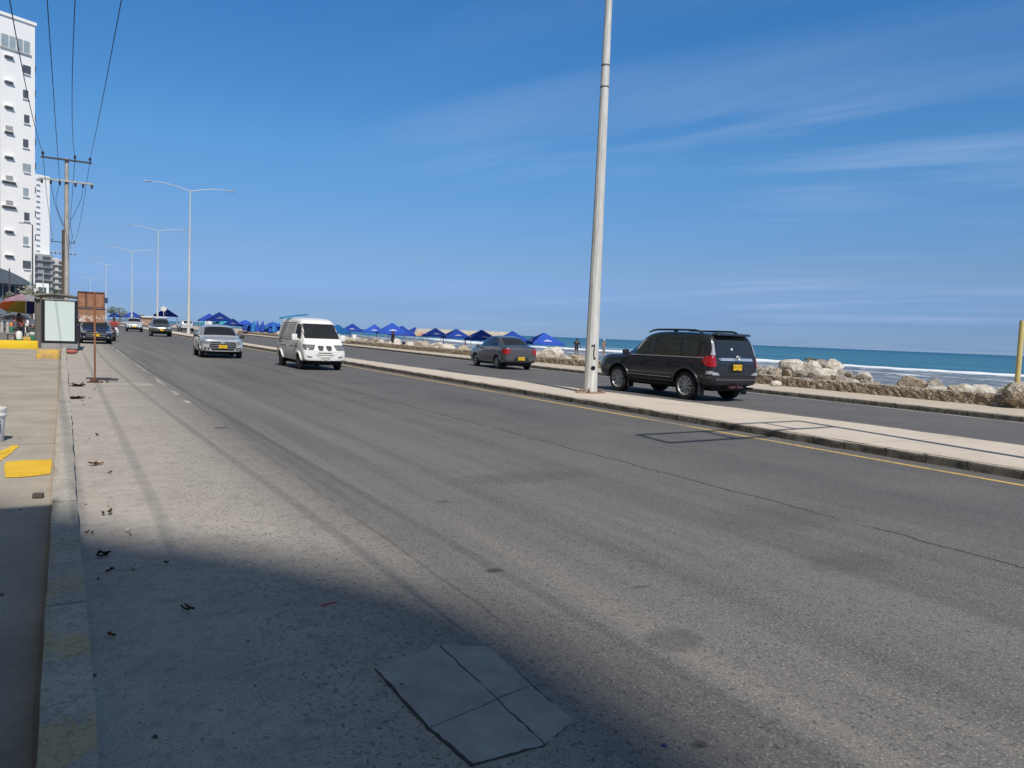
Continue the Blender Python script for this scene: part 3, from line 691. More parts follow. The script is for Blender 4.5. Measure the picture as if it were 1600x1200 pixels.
# beach umbrellas, folded and open, left of the van
def umb_proto(mat, openr, label):
    e = empty('beach_umbrella', (0, 0, 0), 0, label, 'beach umbrella')
    mb = MB(); mb.cyl((0, 0, -.2), (0, 0, 2.35), .025, n=6); mb.build('pole', pole_m, e, 40)
    mb = MB()
    if openr > .5: mb.lathe([(.0, 2.45), (openr*.4, 2.25), (openr*.8, 1.95), (openr, 1.78), (openr*.98, 1.76), (openr*.78, 1.92), (.02, 2.38)], n=8)
    else: mb.lathe([(.0, 2.5), (.10, 2.3), (.17, 1.9), (openr, 1.3), (openr*.9, .95), (.06, .9)], n=8)
    mb.build('canopy', mat, e, 30); return e
us = [umb_proto(blue_m, .36, 'x'), umb_proto(lblue_m, .38, 'x'), umb_proto(blue_m, 1.3, 'x')]
lbs = ['folded dark blue beach umbrella standing upright ', 'folded light blue beach umbrella standing upright ', 'open dark blue beach umbrella ']
used = set(); r5 = random.Random(5)
for i in range(34):
    k = r5.choice([0, 0, 0, 1, 0, 1, 0, 0, 2]); f = i/34
    o = us[k] if k not in used else copy_tree(us[k]); used.add(k)
    rowp = 'nearer the sedan' if i < 12 else 'midway between sedan and van' if i < 24 else 'closest to the van'
    x = 21.9+f*5.6+r5.uniform(-.4, .4); y = 118-f*9+r5.uniform(-3, 3)
    o.location = (x+.6, y, -.35); o.scale = (1, 1, r5.uniform(.85, 1.05)); tag(o, lbs[k]+rowp, 'beach umbrella', 'folded and open umbrellas in rows on the beach')
# long pale canopy behind the tents
def pale_canopy():
    e = empty('long_canopy', (47.2, 94.3, -1.0), math.atan2(-6.4, 11), 'long cream and pink striped shade canopy behind the blue tents', 'canopy')
    t = T('striped_canvas'); x, y, z = t.xyz()
    f = t.rng(t.math('SINE', t.math('MULTIPLY', x, 1.7)), -.2, .2)
    g_ = t.rng(t.math('SINE', t.math('MULTIPLY', x, .9)), .6, .8)
    col = t.mix(f, (.74, .60, .42), (.72, .58, .30)); col = t.mix(g_, col, (.70, .36, .30))
    col = t.mix(t.rng(z, 2.2, 2.6), col, (.72, .68, .60))
    b = MB(); n = 18; L_ = 13.6; prev = None
    for i in range(n+1):
        u = -L_/2+L_*i/n; s = .05*math.sin(i*1.9)
        cur = [b.b.verts.new(p) for p in ((u, -2.4, 1.9+s), (u, -1.2, 2.4+s*.6), (u, 0, 2.95), (u, 1.2, 2.4), (u, 2.4, 1.9))]
        if prev:
            for j in range(4): b.b.faces.new((prev[j], cur[j], cur[j+1], prev[j+1]))
        prev = cur
    bmesh.ops.solidify(b.b, geom=b.b.faces[:], thickness=.02)
    b.build('roof', t.fin(col, .85), e, 40)
    for u in (-6.5, -3.2, 0, 3.2, 6.5):
        for v in (-2.3, 2.3):
            mb = MB(); mb.cyl((u, v, -.4), (u, v, 1.95), .05, n=8); mb.build('pole', pole_m, e, 40)
pale_canopy()
# lifeguard hut
def hut():
    e = empty('lifeguard_hut', (23.9, 160, -.15), rad(-15), 'small white beach hut with flat grey roof on stilts', 'hut')
    mb = MB(); mb.box((0, 0, .6), (2.2, 1.6, 1.2)); mb.build('base', M('hut_dark', (.04, .05, .07), None, 3, .8), e)
    mb = MB(); mb.box((-.45, 0, 1.85), (1.3, 1.5, 1.3)); mb.build('cabin', whitem, e)
    mb = MB(); mb.box((0, 0, 2.6), (3.1, 2.0, .12)); mb.build('roof', M('hut_roof', (.18, .19, .2), None, 3, .8), e)
    for x in (.75, 1.25):
        mb = MB(); mb.box((x, -.7, 1.85), (.12, .12, 1.4)); mb.build('post', M('hut_post', (.4, .36, .33), None, 3, .8), e)
hut()
# beach clutter
def lounger(x, y, c, lb):
    e = empty('beach_chair', (x, y, beach_z(x, y)), random.uniform(0, 6), lb, 'beach chair', 'plastic chairs on the sand')
    mb = MB(); mb.box((0, 0, .40), (.5, .5, .05)); mb.build('seat', c, e)
    mb = MB(); mb.box((0, -.25, .66), (.5, .05, .5)); mb.build('backrest', c, e)
    for a in (-.22, .22):
        for b_ in (-.22, .22):
            mb = MB(); mb.box((a, b_, .18), (.04, .04, .42)); mb.build('leg', c, e)
cgreen = M('green_plastic', (.04, .25, .12)); r8 = random.Random(8)
for i in range(12): lounger(22.6+r8.uniform(2, 10), 84+i*5+r8.uniform(-2, 2), [whitem, M('teal_plastic', (.05, .35, .38)), M('pink_plastic', (.55, .2, .25))][i % 3], ['white', 'teal', 'pink'][i % 3]+' plastic beach chair '+('right of the van' if i < 5 else 'among the folded umbrellas' if i < 8 else 'beyond the folded umbrellas'))
# scrub tufts on the sand and rocks
def tuft(x, y, z, s, lb, n=60, col=None):
    b = bmesh.new(); r = random.Random(int(x*100+y))
    for i in range(n):
        a = r.uniform(0, 6.28); d = r.random()**.6*s; h = r.uniform(.3, 1)*s; c = Vector((math.cos(a)*d, math.sin(a)*d, r.uniform(0, .8)*h)); q = .09*s+.05
        n1 = Vector((r.uniform(-1, 1), r.uniform(-1, 1), r.uniform(-.2, 1))).normalized()*q; n2 = n1.cross(Vector((r.uniform(-1, 1), r.uniform(-1, 1), .3))).normalized()*q*.6
        b.faces.new([b.verts.new(c+p) for p in (n1, n2, -n1, -n2)])
    me = bpy.data.meshes.new('shrub'); b.to_mesh(me); b.free(); me.materials.append(col or M('scrub_leaf', (.10, .11, .04), (.16, .14, .07), 6, .8))
    o = bpy.data.objects.new('shrub', me); C.objects.link(o); o.location = (x, y, z); tag(o, lb, 'shrub')
tuft(27.9, 22.0, .92, .28, 'small green weed on the grey boulder of the tall heap', 40)
for i, (x, y) in enumerate(((22.9, 88), (23.2, 102), (25.2, 70), (26.5, 76), (23.1, 118))):
    tuft(x, y, beach_z(x, y), .7, ['dark green scrub behind the wall beside the van roof', 'low scrub bush left of the white van above the kerb', 'small scrub bush under the row of tents beside the front tent', 'scrub bush right of the front tent figure', 'dry scrub bush above the silver sedan mirror'][i], 90)
# ------------------------------------------------------------------ lamps
galv = M('galvanised_steel', (.50, .51, .50), (.40, .41, .41), 1.3, .55, .25, stretch=(3, 3, .6))
conc_l = M('weathered_concrete', (.47, .45, .41), (.33, .315, .29), 1.6, .85, bump=.3, bscale=30)
def lamp(x, y, z, label, big=False):
    e = empty('street_lamp', (x, y, z), 0, label, 'street lamp', 'double arm street lamps on the median')
    Ht = 16.1; r0 = .20
    rings = [(.182, 0), (.165, 1.5), (.142, 4), (.116, 7), (.106, 8.4), (.082, 10.8), (.065, Ht)]
    mb = MB(); mb.lathe(rings, n=12); p = mb.build('pole', M('lamp_pole_paint', (.66, .66, .63), (.48, .48, .46), 1.7, .6, .0, bump=.15, bscale=20, stretch=(6, 6, .9)), e, 25)
    if big:
        for zz in (7.86, 8.4):
            q = MB(); rr_ = .1105-.007*(zz-7.86); q.lathe([(rr_, zz-.02), (rr_+.007, zz-.015), (rr_+.007, zz+.015), (rr_, zz+.02)], n=12); q.build('band', M('band_steel', (.18, .18, .18), None, 4, .6, .6), p, 30)
        q = MB(); d = Vector((-.34, -.94, 0)).normalized()
        q.cyl(d*.155+Vector((0, 0, .66)), d*.182+Vector((0, 0, .66)), .058, n=14); q.build('hand_hole', M('hole_black', (.006, .006, .006), None, 4, .9), p, 40)
        for (du, z0, z1, w_) in ((.02, .88, .95, .05), (0, .95, 1.15, .03), (.01, 1.15, 1.28, .022), (-.02, 1.22, 1.26, .09)):
            q = MB(); sd_ = Vector((.94, -.34, 0)); c = d*.170+sd_*du; q.box((c.x, c.y, (z0+z1)/2), (w_, .012, z1-z0), math.atan2(-.34, .94)); q.build('dark_mark', M('tar_mark', (.03, .03, .035), None, 9, .8), p)
        t = M('rusty_iron', (.22, .10, .055), (.12, .06, .04), 9, .9, bump=.5)
        q = MB(); q.box((0, 0, .02), (.50, .50, .035), 0, .005); q.build('base_plate', t, e)
        for a in range(4):
            q = MB(); cx, cy = .2*math.cos(a*math.pi/2+.785)*1.25, .2*math.sin(a*math.pi/2+.785)*1.25
            q.cyl((cx, cy, .0), (cx, cy, .13), .016, n=8); q.cyl((cx, cy, .035), (cx, cy, .065), .034, n=6); q.build('bolt', t, e)
        q = MB()
        for k in range(12):
            a = k*.523+.2; rr_ = random.uniform(.2, .42); q.ball((math.cos(a)*rr_*.8, math.sin(a)*rr_*.8, .0), random.uniform(.13, .17), (1.2, 1, .3), 2)
        q.build('mortar_pad', M('mortar_pad', (.36, .24, .17), (.2, .13, .09), 12, .95, bump=.6), e)
    for s in (-1, 1):
        q = MB(); pts = []; L_ = 4.0
        for k in range(11):
            f = k/10; pts.append((s*L_*f, 0, Ht-.05+.62*math.sin(f*1.75)*(1 if s else 1)))
        q.tube(pts, [.05-.022*k/10 for k in range(11)], 8); a = q.build('arm', p.data.materials[0], e, 40)
        q = MB(); q.box((s*(L_+.38), 0, Ht+.50), (.85, .28, .08), 0, .03); q.build('luminaire', M('luminaire_grey', (.32, .33, .34), None, 5, .4, .3), a, 40)
    return e
lamp(11.78, 16.07, .122, 'tall pale street lamp mast on the median rising out of the top of the photo', True)
l2 = lamp(11.45, 93.0, .15, 'nearest double arm street lamp whose arms are seen, right of the silver sedan')
names = ['second double arm street lamp seen whole, beside the round white sign', 'third double arm street lamp seen whole, above the white oncoming car', 'fourth double arm street lamp seen whole, above the dark blue road sign', 'fifth double arm street lamp seen whole, over the rusty sign', 'sixth and faint double arm street lamp left of the others', 'farthest faint street lamp seen beside the power pole']
for (x, y), nm in zip(((12.2, 138), (11.2, 184), (8.1, 238), (6.0, 330), (2.2, 420), (-1.2, 500)), names):
    o = copy_tree(l2); o.location = (x, y, .15); tag(o, nm)
# round sign, gantry sign behind
def round_sign():
    e = empty('round_sign', (9.9, 104, 0.1), rad(-5), 'round white sign on a thin post beside the second lamp', 'sign')
    mb = MB(); mb.cyl((0, 0, 0), (0, 0, 2.6), .05, n=8); mb.build('post', galv, e, 40)
    mb = MB(); mb.cyl((0, -.06, 2.95), (0, -.03, 2.95), .33, n=28); q = mb.build('disc', whitem, e, 40)
    mb = MB(); mb.lathe([(.20, 0), (.24, 0), (.24, .01), (.20, .01), (.20, 0)], n=24); r = mb.build('ring', M('faint_grey', (.5, .5, .5)), q, 40); r.rotation_euler = (rad(90), 0, 0); r.location = (0, -.062, 2.95)
    r.data.materials[0] = M('faint_grey', (.5, .5, .5))
round_sign()
def gantry():
    e = empty('road_sign', (6.2, 184, .1), rad(-4), 'dark blue rectangular road sign hung over the road behind the rusty sign', 'sign')
    mb = MB(); mb.cyl((-5.2, .3, 0), (-5.2, .3, 6.2), .10, n=8); mb.build('post', galv, e, 40)
    mb = MB(); mb.cyl((-5.2, .3, 5.4), (.5, .3, 5.4), .07, n=8); mb.build('arm', galv, e, 40)
    mb = MB(); mb.box((-.1, .15, 5.3), (1.0, .06, 1.2), 0, .02); mb.build('panel', M('sign_navy', (.03, .05, .10), None, 3, .6), e)
    mb = MB(); mb.box((-1.4, .15, 5.3), (1.2, .06, 1.1), 0, .02); mb.build('panel', M('sign_navy', (.03, .05, .10)), e)
gantry()
# ------------------------------------------------------------------ power poles and wires
def power_pole(x, y, label, h=10.9, main=False, r=.17, lean=0):
    e = empty('power_pole', (x, y, 0), rad(0), label, 'power pole', 'concrete power poles along the left pavement')
    mb = MB(); mb.cyl((0, 0, -.1), (0, 0, h), r, r*.6, n=12); p = mb.build('pole', conc_l, e, 40)
    iron = M('dark_iron', (.07, .075, .085), None, 5, .6, .4); pale = M('pale_fibre', (.45, .46, .46), None, 5, .6)
    mb = MB(); mb.box((0, -.14, h-.12), (2.6, .09, .10)); a = mb.build('crossarm', iron, e)
    for dx in (-1.2, .42, 1.2):
        q = MB(); q.lathe([(.03, 0), (.03, .08), (.075, .1), (.06, .16), (.085, .18), (.05, .27), (.0, .3)], (dx, -.14, h-.07), 10); q.build('insulator', M('insulator_brown', (.05, .035, .04), None, 4, .3), a, 40)
    mb = MB(); mb.box((0, -.16, h-1.35), (2.8, .10, .10)); a = mb.build('crossarm', pale, e)
    for dx in (-1.25, -.8, -.35, .45, .85, 1.3):
        q = MB(); q.lathe([(.0, .02), (.06, 0), (.07, -.08), (.05, -.1), (.07, -.14), (.045, -.22), (0, -.24)], (dx, -.16, h-1.4), 10); q.build('insulator', M('insulator_brown', (.05, .035, .04), None, 4, .3), a, 40)
    if main:
        mb = MB(); mb.cyl((-.17, -.10, -.1), (-.17, -.10, 6.7), .075, n=8); mb.build('conduit', M('old_conduit', (.13, .10, .08), (.07, .06, .05), 3, .8), e, 40)
    return e
power_pole(-.30, 52.7, 'pale concrete power pole with two crossarms behind the bus shelter', 10.9, True)
power_pole(-1.0, 110.3, 'second power pole with small crossarm farther along the pavement', 10.9)
power_pole(-.3, -14.5, 'concrete power pole behind the photographer holding the near end of the wires', 10.9)
cable_m = M('cable_black', (.03, .03, .035), None, 3, .6)
def cable(p0, p1, p2, lb, r=.014, n=26):
    """quadratic through three points, by y"""
    def L3(y, k):
        (a, b_, c) = (p0[1], p1[1], p2[1])
        return p0[k]*(y-b_)*(y-c)/((a-b_)*(a-c))+p1[k]*(y-a)*(y-c)/((b_-a)*(b_-c))+p2[k]*(y-a)*(y-b_)/((c-a)*(c-b_))
    pts = [(L3(y, 0), y, L3(y, 2)) for y in [p0[1]+(p2[1]-p0[1])*i/n for i in range(n+1)]]
    mb = MB(); mb.tube(pts, r, 6); tag(mb.build('overhead_wire', cable_m, None, 60), lb, 'wire', 'overhead wires')
cable((-1.50, 52.5, 11.0), (-1.40, 23.0, 9.6), (-.75, -14.5, 10.9), 'leftmost overhead wire running to the left end of the crossarm')
cable((-.65, 52.5, 9.35), (-.56, 22.6, 9.45), (-.50, -14.5, 10.9), 'second overhead wire from left, running to the lower crossarm', .0115)
cable((.12, 52.5, 11.0), (.05, 22.0, 9.5), (1.10, -14.5, 10.9), 'third overhead wire from left, running straight up in the photo', .0115)
cable((.90, 52.5, 11.0), (1.03, 21.5, 9.4), (1.50, -14.5, 10.9), 'rightmost overhead wire slanting up to the right', .0115)
for i, (x0, x1) in enumerate(((-1.5, -1.9), (.12, -.6), (.9, .1))):
    cable((x0, 52.5, 11.0), ((x0+x1)/2, 81, 9.7), (x1, 110.2, 11.0), ['left wire from the near pole on to the second power pole', 'middle wire from the near pole on to the second power pole', 'right wire from the near pole on to the second power pole'][i], .014)
def jumper(pts, lb):
    mb = MB(); mb.tube(pts, .014, 6); tag(mb.build('drop_wire', cable_m, None, 60), lb, 'wire', 'drop wires on the near power pole')
jumper([(-1.1, 52.5, 9.3), (-.95, 52.5, 8.4), (-.7, 52.45, 7.5), (-.45, 52.4, 6.8)], 'thin wire hanging from the left of the lower crossarm to the pole')
jumper([(-.65, 52.5, 9.3), (-.85, 52.5, 8.5), (-.75, 52.5, 7.8), (-.42, 52.4, 6.9)], 'thin wire looping left of the pole from the lower crossarm')
jumper([(.55, 52.5, 9.3), (.45, 52.5, 8.6), (.15, 52.45, 7.8), (-.12, 52.4, 7.2)], 'thin wire hanging right of the pole from the lower crossarm')
jumper([(-.12, 52.5, 7.2), (.0, 52.5, 6.3), (-.1, 52.45, 5.6), (-.2, 52.45, 6.4)], 'short dark wire loop on the right side of the pole')
# slim street light poles by the left buildings
def thin_pole(x, y, h, lb, col, arm=0):
    e = empty('utility_pole', (x, y, .05), 0, lb, 'pole')
    mb = MB(); mb.cyl((0, 0, -.1), (0, 0, h), .09, .06, n=8); mb.build('pole', col, e, 40)
    if arm: mb = MB(); mb.tube([(0, 0, h), (arm*.5, 0, h+.1), (arm, 0, h+.1)], .03, 6); mb.box((arm*1.1, 0, h+.1), (.5, .2, .08)); mb.build('arm', col, e, 40)
dk = M('dark_pole', (.10, .10, .11), None, 3, .7)
thin_pole(-3.7, 97, 11.2, 'thin dark pole with short arm in front of the white tower', M('dark_pole', (.10, .10, .11)), -.9)
thin_pole(-5.3, 89, 6.0, 'short dark post with box in front of the glass pavilion', dk)
thin_pole(-3.85, 96.5, 5.9, 'pale green white post at the corner of the glass pavilion', M('pale_post', (.5, .58, .54)))
thin_pole(-4.2, 150, 9.3, 'thin pale pole between the white tower and the grey flats', M('pale_post', (.5, .58, .54)))
# ------------------------------------------------------------------ signs and shelter
def mat_rust(name, a, b_, pale=0):
    t = T(name); c = t.mix(t.rng(t.noise(7, 6, .7), .35, .65), a, b_)
    c = t.mix(t.rng(t.noise(3, 4, .6, t.map((2, 1, .5), (2, 3, 1))), .55, .7, 0, .6), c, (.42, .30, .20))
    if pale:
        x, y, z = t.xyz(); c = t.mix(t.math('MULTIPLY', t.rng(z, 1.63, 1.56), t.rng(t.noise(16, 5, .8), .48, .54)), c, (.62, .58, .52))
    t.bump(t.noise(30, 4, .7), .4, .004)
    return t.fin(c, .9)
def rusty_sign():
    e = empty('rusty_sign', (.48, 20.7, 0), rad(-4), 'rusty brown steel sign of two plates on a thin post by the kerb', 'sign')
    ru = mat_rust('rust', (.34, .155, .075), (.20, .09, .05))
    mb = MB(); mb.tube([(0, 0, 0), (-.01, 0, 1.0), (-.015, 0, 2.17)], .022, 8); mb.build('post', ru, e, 40)
    ru2 = mat_rust('rusty_plate', (.36, .19, .115), (.25, .115, .07), 1)
    mb = MB(); mb.box((-.09, .03, 1.98), (.55, .012, .34), 0, .004); p = mb.build('upper_plate', ru2, e)
    fr = M('rust_frame', (.13, .065, .04), None, 8, .9)
    mb = MB()
    for z in (1.80, 2.16): mb.box((-.09, .018, z), (.57, .025, .025))
    for x in (-.365, .185): mb.box((x, .018, 1.98), (.02, .023, .335))
    mb.build('frame', fr, p)
    mb = MB(); mb.box((-.075, .03, 1.61), (.55, .012, .32), 0, .004); p = mb.build('lower_plate', ru2, e)
    mb = MB(); mb.box((-.075, .018, 1.445), (.55, .022, .018)); mb.box((-.075, .018, 1.775), (.55, .022, .014)); mb.build('frame', fr, p)
    mb = MB(); mb.box((-.20, .02, 1.98), (.02, .02, .33)); mb.build('brace', fr, e)
    mb = MB(); mb.box((-.03, 0, .05), (.16, .05, .10)); mb.box((0, .1, .03), (.06, .2, .05)); mb.box((0, 0, .02), (.34, .05, .03)); mb.build('foot', fr, e)
    o = MB(); o.box((0, 0, 0), (.46, .075, .05), 0, .006); o.box((-.02, -.18, -.012), (.05, .3, .02)); b_ = o.build('metal_bar', M('dark_bar', (.045, .045, .05), None, 6, .7), None); b_.location = (.76, 21.0, .06); tag(b_, 'flat dark metal bar lying on the road at the foot of the rusty sign', 'metal bar')
rusty_sign()
def shelter():
    e = empty('bus_shelter', (-.58, 40.3, .1), rad(-2), 'bus shelter with pale blank poster panel and thin grey roof', 'bus shelter')
    grey = M('shelter_grey', (.13, .125, .115), (.10, .095, .09), 3, .6, .2); dark = M('shelter_frame', (.016, .018, .024), None, 4, .35)
    # poster case: face towards the oncoming walker, with real depth
    mb = MB(); mb.box((.10, 0, 1.22), (1.42, .22, 2.02), 0, .02); c = mb.build('poster_case', dark, e)
    mb = MB(); mb.box((.10, -.118, 1.25), (1.16, .012, 1.80)); mb.build('poster', M('poster_white', (.62, .72, .70), (.58, .68, .67), .9, .25, 0), c)
    mb = MB(); mb.box((.10, 0, .12), (1.42, .26, .22)); mb.build('plinth', M('plinth_steel', (.36, .36, .36), None, 3, .5, .3), e)
    mb = MB(); mb.box((-.755, .15, 1.12), (.26, .06, 2.2)); mb.build('side_panel', M('side_panel_grey', (.17, .16, .15), (.13, .125, .12), 1.5, .35, .1), e)
    for x, y in ((-.86, .1), (-.64, .02), (-.86, 3.9), (.75, 3.9)):
        mb = MB(); mb.box((x, y, 1.12), (.07, .07, 2.3), 0, .01); mb.build('post', grey, e)
    mb = MB(); b = mb.b; prev = None
    for k in range(13):
        f = k/12; x = -.95+f*1.70; z = 2.30+.13*math.sin(f*math.pi*.8+.25)
        cur = [b.verts.new(p) for p in ((x, -.15, z), (x, 4.3, z), (x, 4.3, z+.07), (x, -.15, z+.07))]
        if prev:
            for j in range(4): b.faces.new((prev[j], prev[(j+1) % 4], cur[(j+1) % 4], cur[j]))
        else: b.faces.new(cur)
        prev = cur
    b.faces.new(prev[::-1]); mb.build('roof', M('roof_grey_green', (.20, .205, .17), (.15, .155, .13), 2, .6), e, 30)
    mb = MB(); mb.box((-.86, 2.0, 1.35), (.02, 3.7, 1.7)); mb.build('back_glass', M('smoked_glass', (.08, .085, .09), None, 3, .15), e)
    mb = MB(); mb.box((-.62, 2.2, .48), (.35, 2.4, .06), 0, .01); mb.build('bench', grey, e)
shelter()
blk = M('painted_block', (.70, .43, .06), (.42, .31, .16), 6, .85, bump=.3)
def yellow_things():
    mb = MB(); mb.box((-2.35, 39.0, .27), (2.1, .45, .36), rad(6), .03)
    mb2 = mb.build('low_wall', M('yellow_wall_paint', (.80, .56, .015), (.72, .47, .02), 3, .7), None, 30)
    tag(mb2, 'bright yellow low concrete barrier running left from the bus shelter', 'low wall')
    mb = MB(); mb.box((-.72, 30.9, .235), (.70, 1.3, .30), rad(2), .035); tag(mb.build('concrete_block', blk, None, 30), 'worn yellow concrete block on the kerb in front of the bus shelter', 'concrete block')
yellow_things()
# bucket
def bucket():
    e = empty('bucket', (-.80, 10.35, .10), 0, 'white plastic bucket with dark smudged print at the left photo edge', 'bucket')
    mb = MB(); mb.lathe([(.12, 0), (.125, .01), (.145, .33), (.15, .335), (.150, .30), (.158, .30), (.158, .315), (.152, .325), (.154, .355), (.158, .36), (.158, .385), (.150, .39), (.142, .385), (.138, .34), (.112, .02), (.0, .02)], n=28); mb.build('body', whitem, e, 30)
    mb = MB()
    for i, (a, z, w_, h_) in enumerate(((-68, .19, .03, .07), (-60, .17, .035, .10), (-52, .15, .03, .08), (-45, .16, .022, .10), (-74, .14, .02, .05), (-57, .10, .03, .04), (-48, .24, .02, .03))):
        A = rad(a); r_ = .1225+.02*z/.33+.001+.004; mb.box((math.cos(A)*r_, math.sin(A)*r_, z), (w_, .004, h_), A+math.pi/2)
    mb.build('print', M('print_dark', (.12, .15, .17), None, 30, .7), e)
    mb = MB(); pts = [(.156*math.cos(a), .156*math.sin(a), .31-.09*math.sin(a)) for a in [math.pi*k/12 for k in range(13)]]; mb.tube(pts, .0035, 6); mb.build('handle', galv, e, 40)
bucket()
def small(name, mbf, mat, loc, lb, cat, grp=None, rot=(0, 0, 0)):
    mb = MB(); mbf(mb); o = mb.build(name, mat, None, 40); o.location = loc; o.rotation_euler = rot; tag(o, lb, cat, grp); return o
small('brick_piece', lambda m: m.box((0, 0, .02), (.075, .055, .04), 0, .006), M('brick_dark', (.09, .075, .065), None, 20, .9, bump=.5), (-.23, 7.02, .10), 'small dark broken brick piece on the left pavement', 'brick', rot=(0, 0, rad(-8)))
def leaf(m, n=5, s=.05, seed=1):
    r = random.Random(seed)
    for i in range(n):
        a = r.uniform(0, 6.28); c = Vector((r.uniform(-1, 1)*s*.8, r.uniform(-1, 1)*s*.5, .006+r.random()*.012)); u = Vector((math.cos(a), math.sin(a), r.uniform(-.1, .5)))*s*r.uniform(.6, 1.1); v = Vector((-math.sin(a), math.cos(a), r.uniform(-.3, .5)))*s*.42
        pr = []
        for k, f in enumerate((-1, -.4, .3, 1)): pr.append((m.b.verts.new(c+u*f+v*(1-abs(f)**1.6)*.9+Vector((0, 0, .012*abs(f)+.012))), m.b.verts.new(c+u*f-v*(1-abs(f)**1.6)*.9+Vector((0, 0, .016*abs(f)+.010))), m.b.verts.new(c+u*f+Vector((0, 0, .003+.01*abs(f))))))
        for p, q in zip(pr, pr[1:]):
            m.b.faces.new((p[0], p[2], q[2], q[0])); m.b.faces.new((p[2], p[1], q[1], q[2]))
    bmesh.ops.solidify(m.b, geom=m.b.faces[:], thickness=.0012)
lf1 = M('dry_leaf_orange', (.33, .16, .06), (.22, .10, .04), 30, .8); lf2 = M('dry_leaf_brown', (.15, .085, .045), (.08, .05, .03), 30, .8); lf3 = M('leaf_olive', (.07, .075, .03), (.04, .04, .02), 30, .8)
small('dry_leaf', lambda m: leaf(m, 4, .06, 3), lf1, (.215, 9.0, 0), 'curled orange dry leaf in the gutter, farther one beyond the pavement paint', 'leaf')
small('dry_leaf', lambda m: leaf(m, 3, .04, 4), lf2, (.24, 6.68, 0), 'small brown dry leaf in the gutter near the shadow edge', 'leaf')
small('dry_leaf', lambda m: leaf(m, 5, .035, 5), lf3, (.17, 5.48, 0), 'dark olive leaf clump in the gutter inside the shadow', 'leaf')
small('dry_leaf', lambda m: leaf(m, 3, .02, 8), lf3, (.205, 5.12, 0), 'tiny dark leaf scraps just nearer than the olive clump', 'leaf')
small('dry_leaf', lambda m: leaf(m, 1, .014, 6), lf2, (.13, 4.95, 0), 'tiny single dark leaf nearest in the shaded gutter', 'leaf')
small('litter', lambda m: leaf(m, 9, .12, 9), lf2, (.10, 16.6, 0), 'dark litter and leaves in the gutter short of the rusty sign', 'litter')
small('litter', lambda m: leaf(m, 10, .14, 10), lf2, (.15, 19.6, 0), 'dark scraps in the gutter at the foot of the rusty sign', 'litter')
r13 = random.Random(31)
for i in range(16):
    yy = 4+r13.random()**1.3*15; xx = KX(yy)+r13.uniform(.05, .5)
    small('dry_leaf', lambda m: leaf(m, r13.choice([1, 2, 2, 3]), r13.uniform(.015, .035), 40+i), [lf1, lf2, lf3, whitem][i % 4], (xx, yy, 0), ['orange', 'brown', 'olive', 'pale'][i % 4]+' leaf scrap in the gutter '+('inside the shade' if yy < 5.6 else 'level with the yellow paint' if yy < 9.5 else 'level with the bucket' if yy < 12 else 'short of the rusty sign'), 'leaf', 'leaf scraps along the gutter')
small('drinking_straw', lambda m: m.cyl((-.045, 0, .004), (.045, .018, .004), .0035, n=8), M('red_plastic', (.50, .03, .03)), (1.25, 4.07, 0), 'thin red plastic straw on the shaded road', 'straw')
small('bottle_cap', lambda m: m.lathe([(.0, .006), (.010, .006), (.012, .0)], n=14), M('blue_plastic', (.02, .04, .22)), (1.97, 2.10, .001), 'small blue bottle cap near the bottom edge of the photo', 'bottle cap')
small('plastic_bag', lambda m: m.ball((0, 0, .08), .16, (1.6, .8, .6), 3), M('red_bag', (.45, .12, .09), (.3, .08, .06), 12, .6, bump=.8, bscale=20, bdist=.03), (-.02, 36.9, .02), 'crumpled red plastic bag by the foot of the bus shelter', 'bag')
small('paper_scrap', lambda m: leaf(m, 3, .09, 12), whitem, (-.42, 36.2, .10), 'white paper scrap between yellow block and bus shelter', 'paper')
small('white_stone', lambda m: m.ball((0, 0, .06), .18, (1.3, 1, .7), 2), rock_ms[0], (21.5, 18.3, .15), 'lone white stone on the beach pavement right of the dark car', 'stone')
r9 = random.Random(21)
peb = M('gravel_grey', (.26, .25, .23), (.14, .13, .12), 40, .9)
for i in range(36):
    x = r9.choice([r9.uniform(.03, .45), r9.uniform(.03, 2.0), r9.uniform(-.8, -.2)]); y = 2.3+r9.random()**1.6*9
    s = r9.uniform(.004, .011); z = .102 if x < 0 else 0.001
    o = bpy.data.objects.new('pebble', RM[i % 12]); C.objects.link(o); o.location = (x, y, z+s*.4); o.scale = (s*1.2, s, s*.6); o.rotation_euler = (0, 0, r9.uniform(0, 6)); tag(o, 'tiny stone chip '+('on the pavement' if x < 0 else 'in the gutter' if x < .45 else 'on the parking lane')+(' inside the shade' if y < 5.5 else ' in the sun'), 'pebble', 'loose stone chips by the kerb')
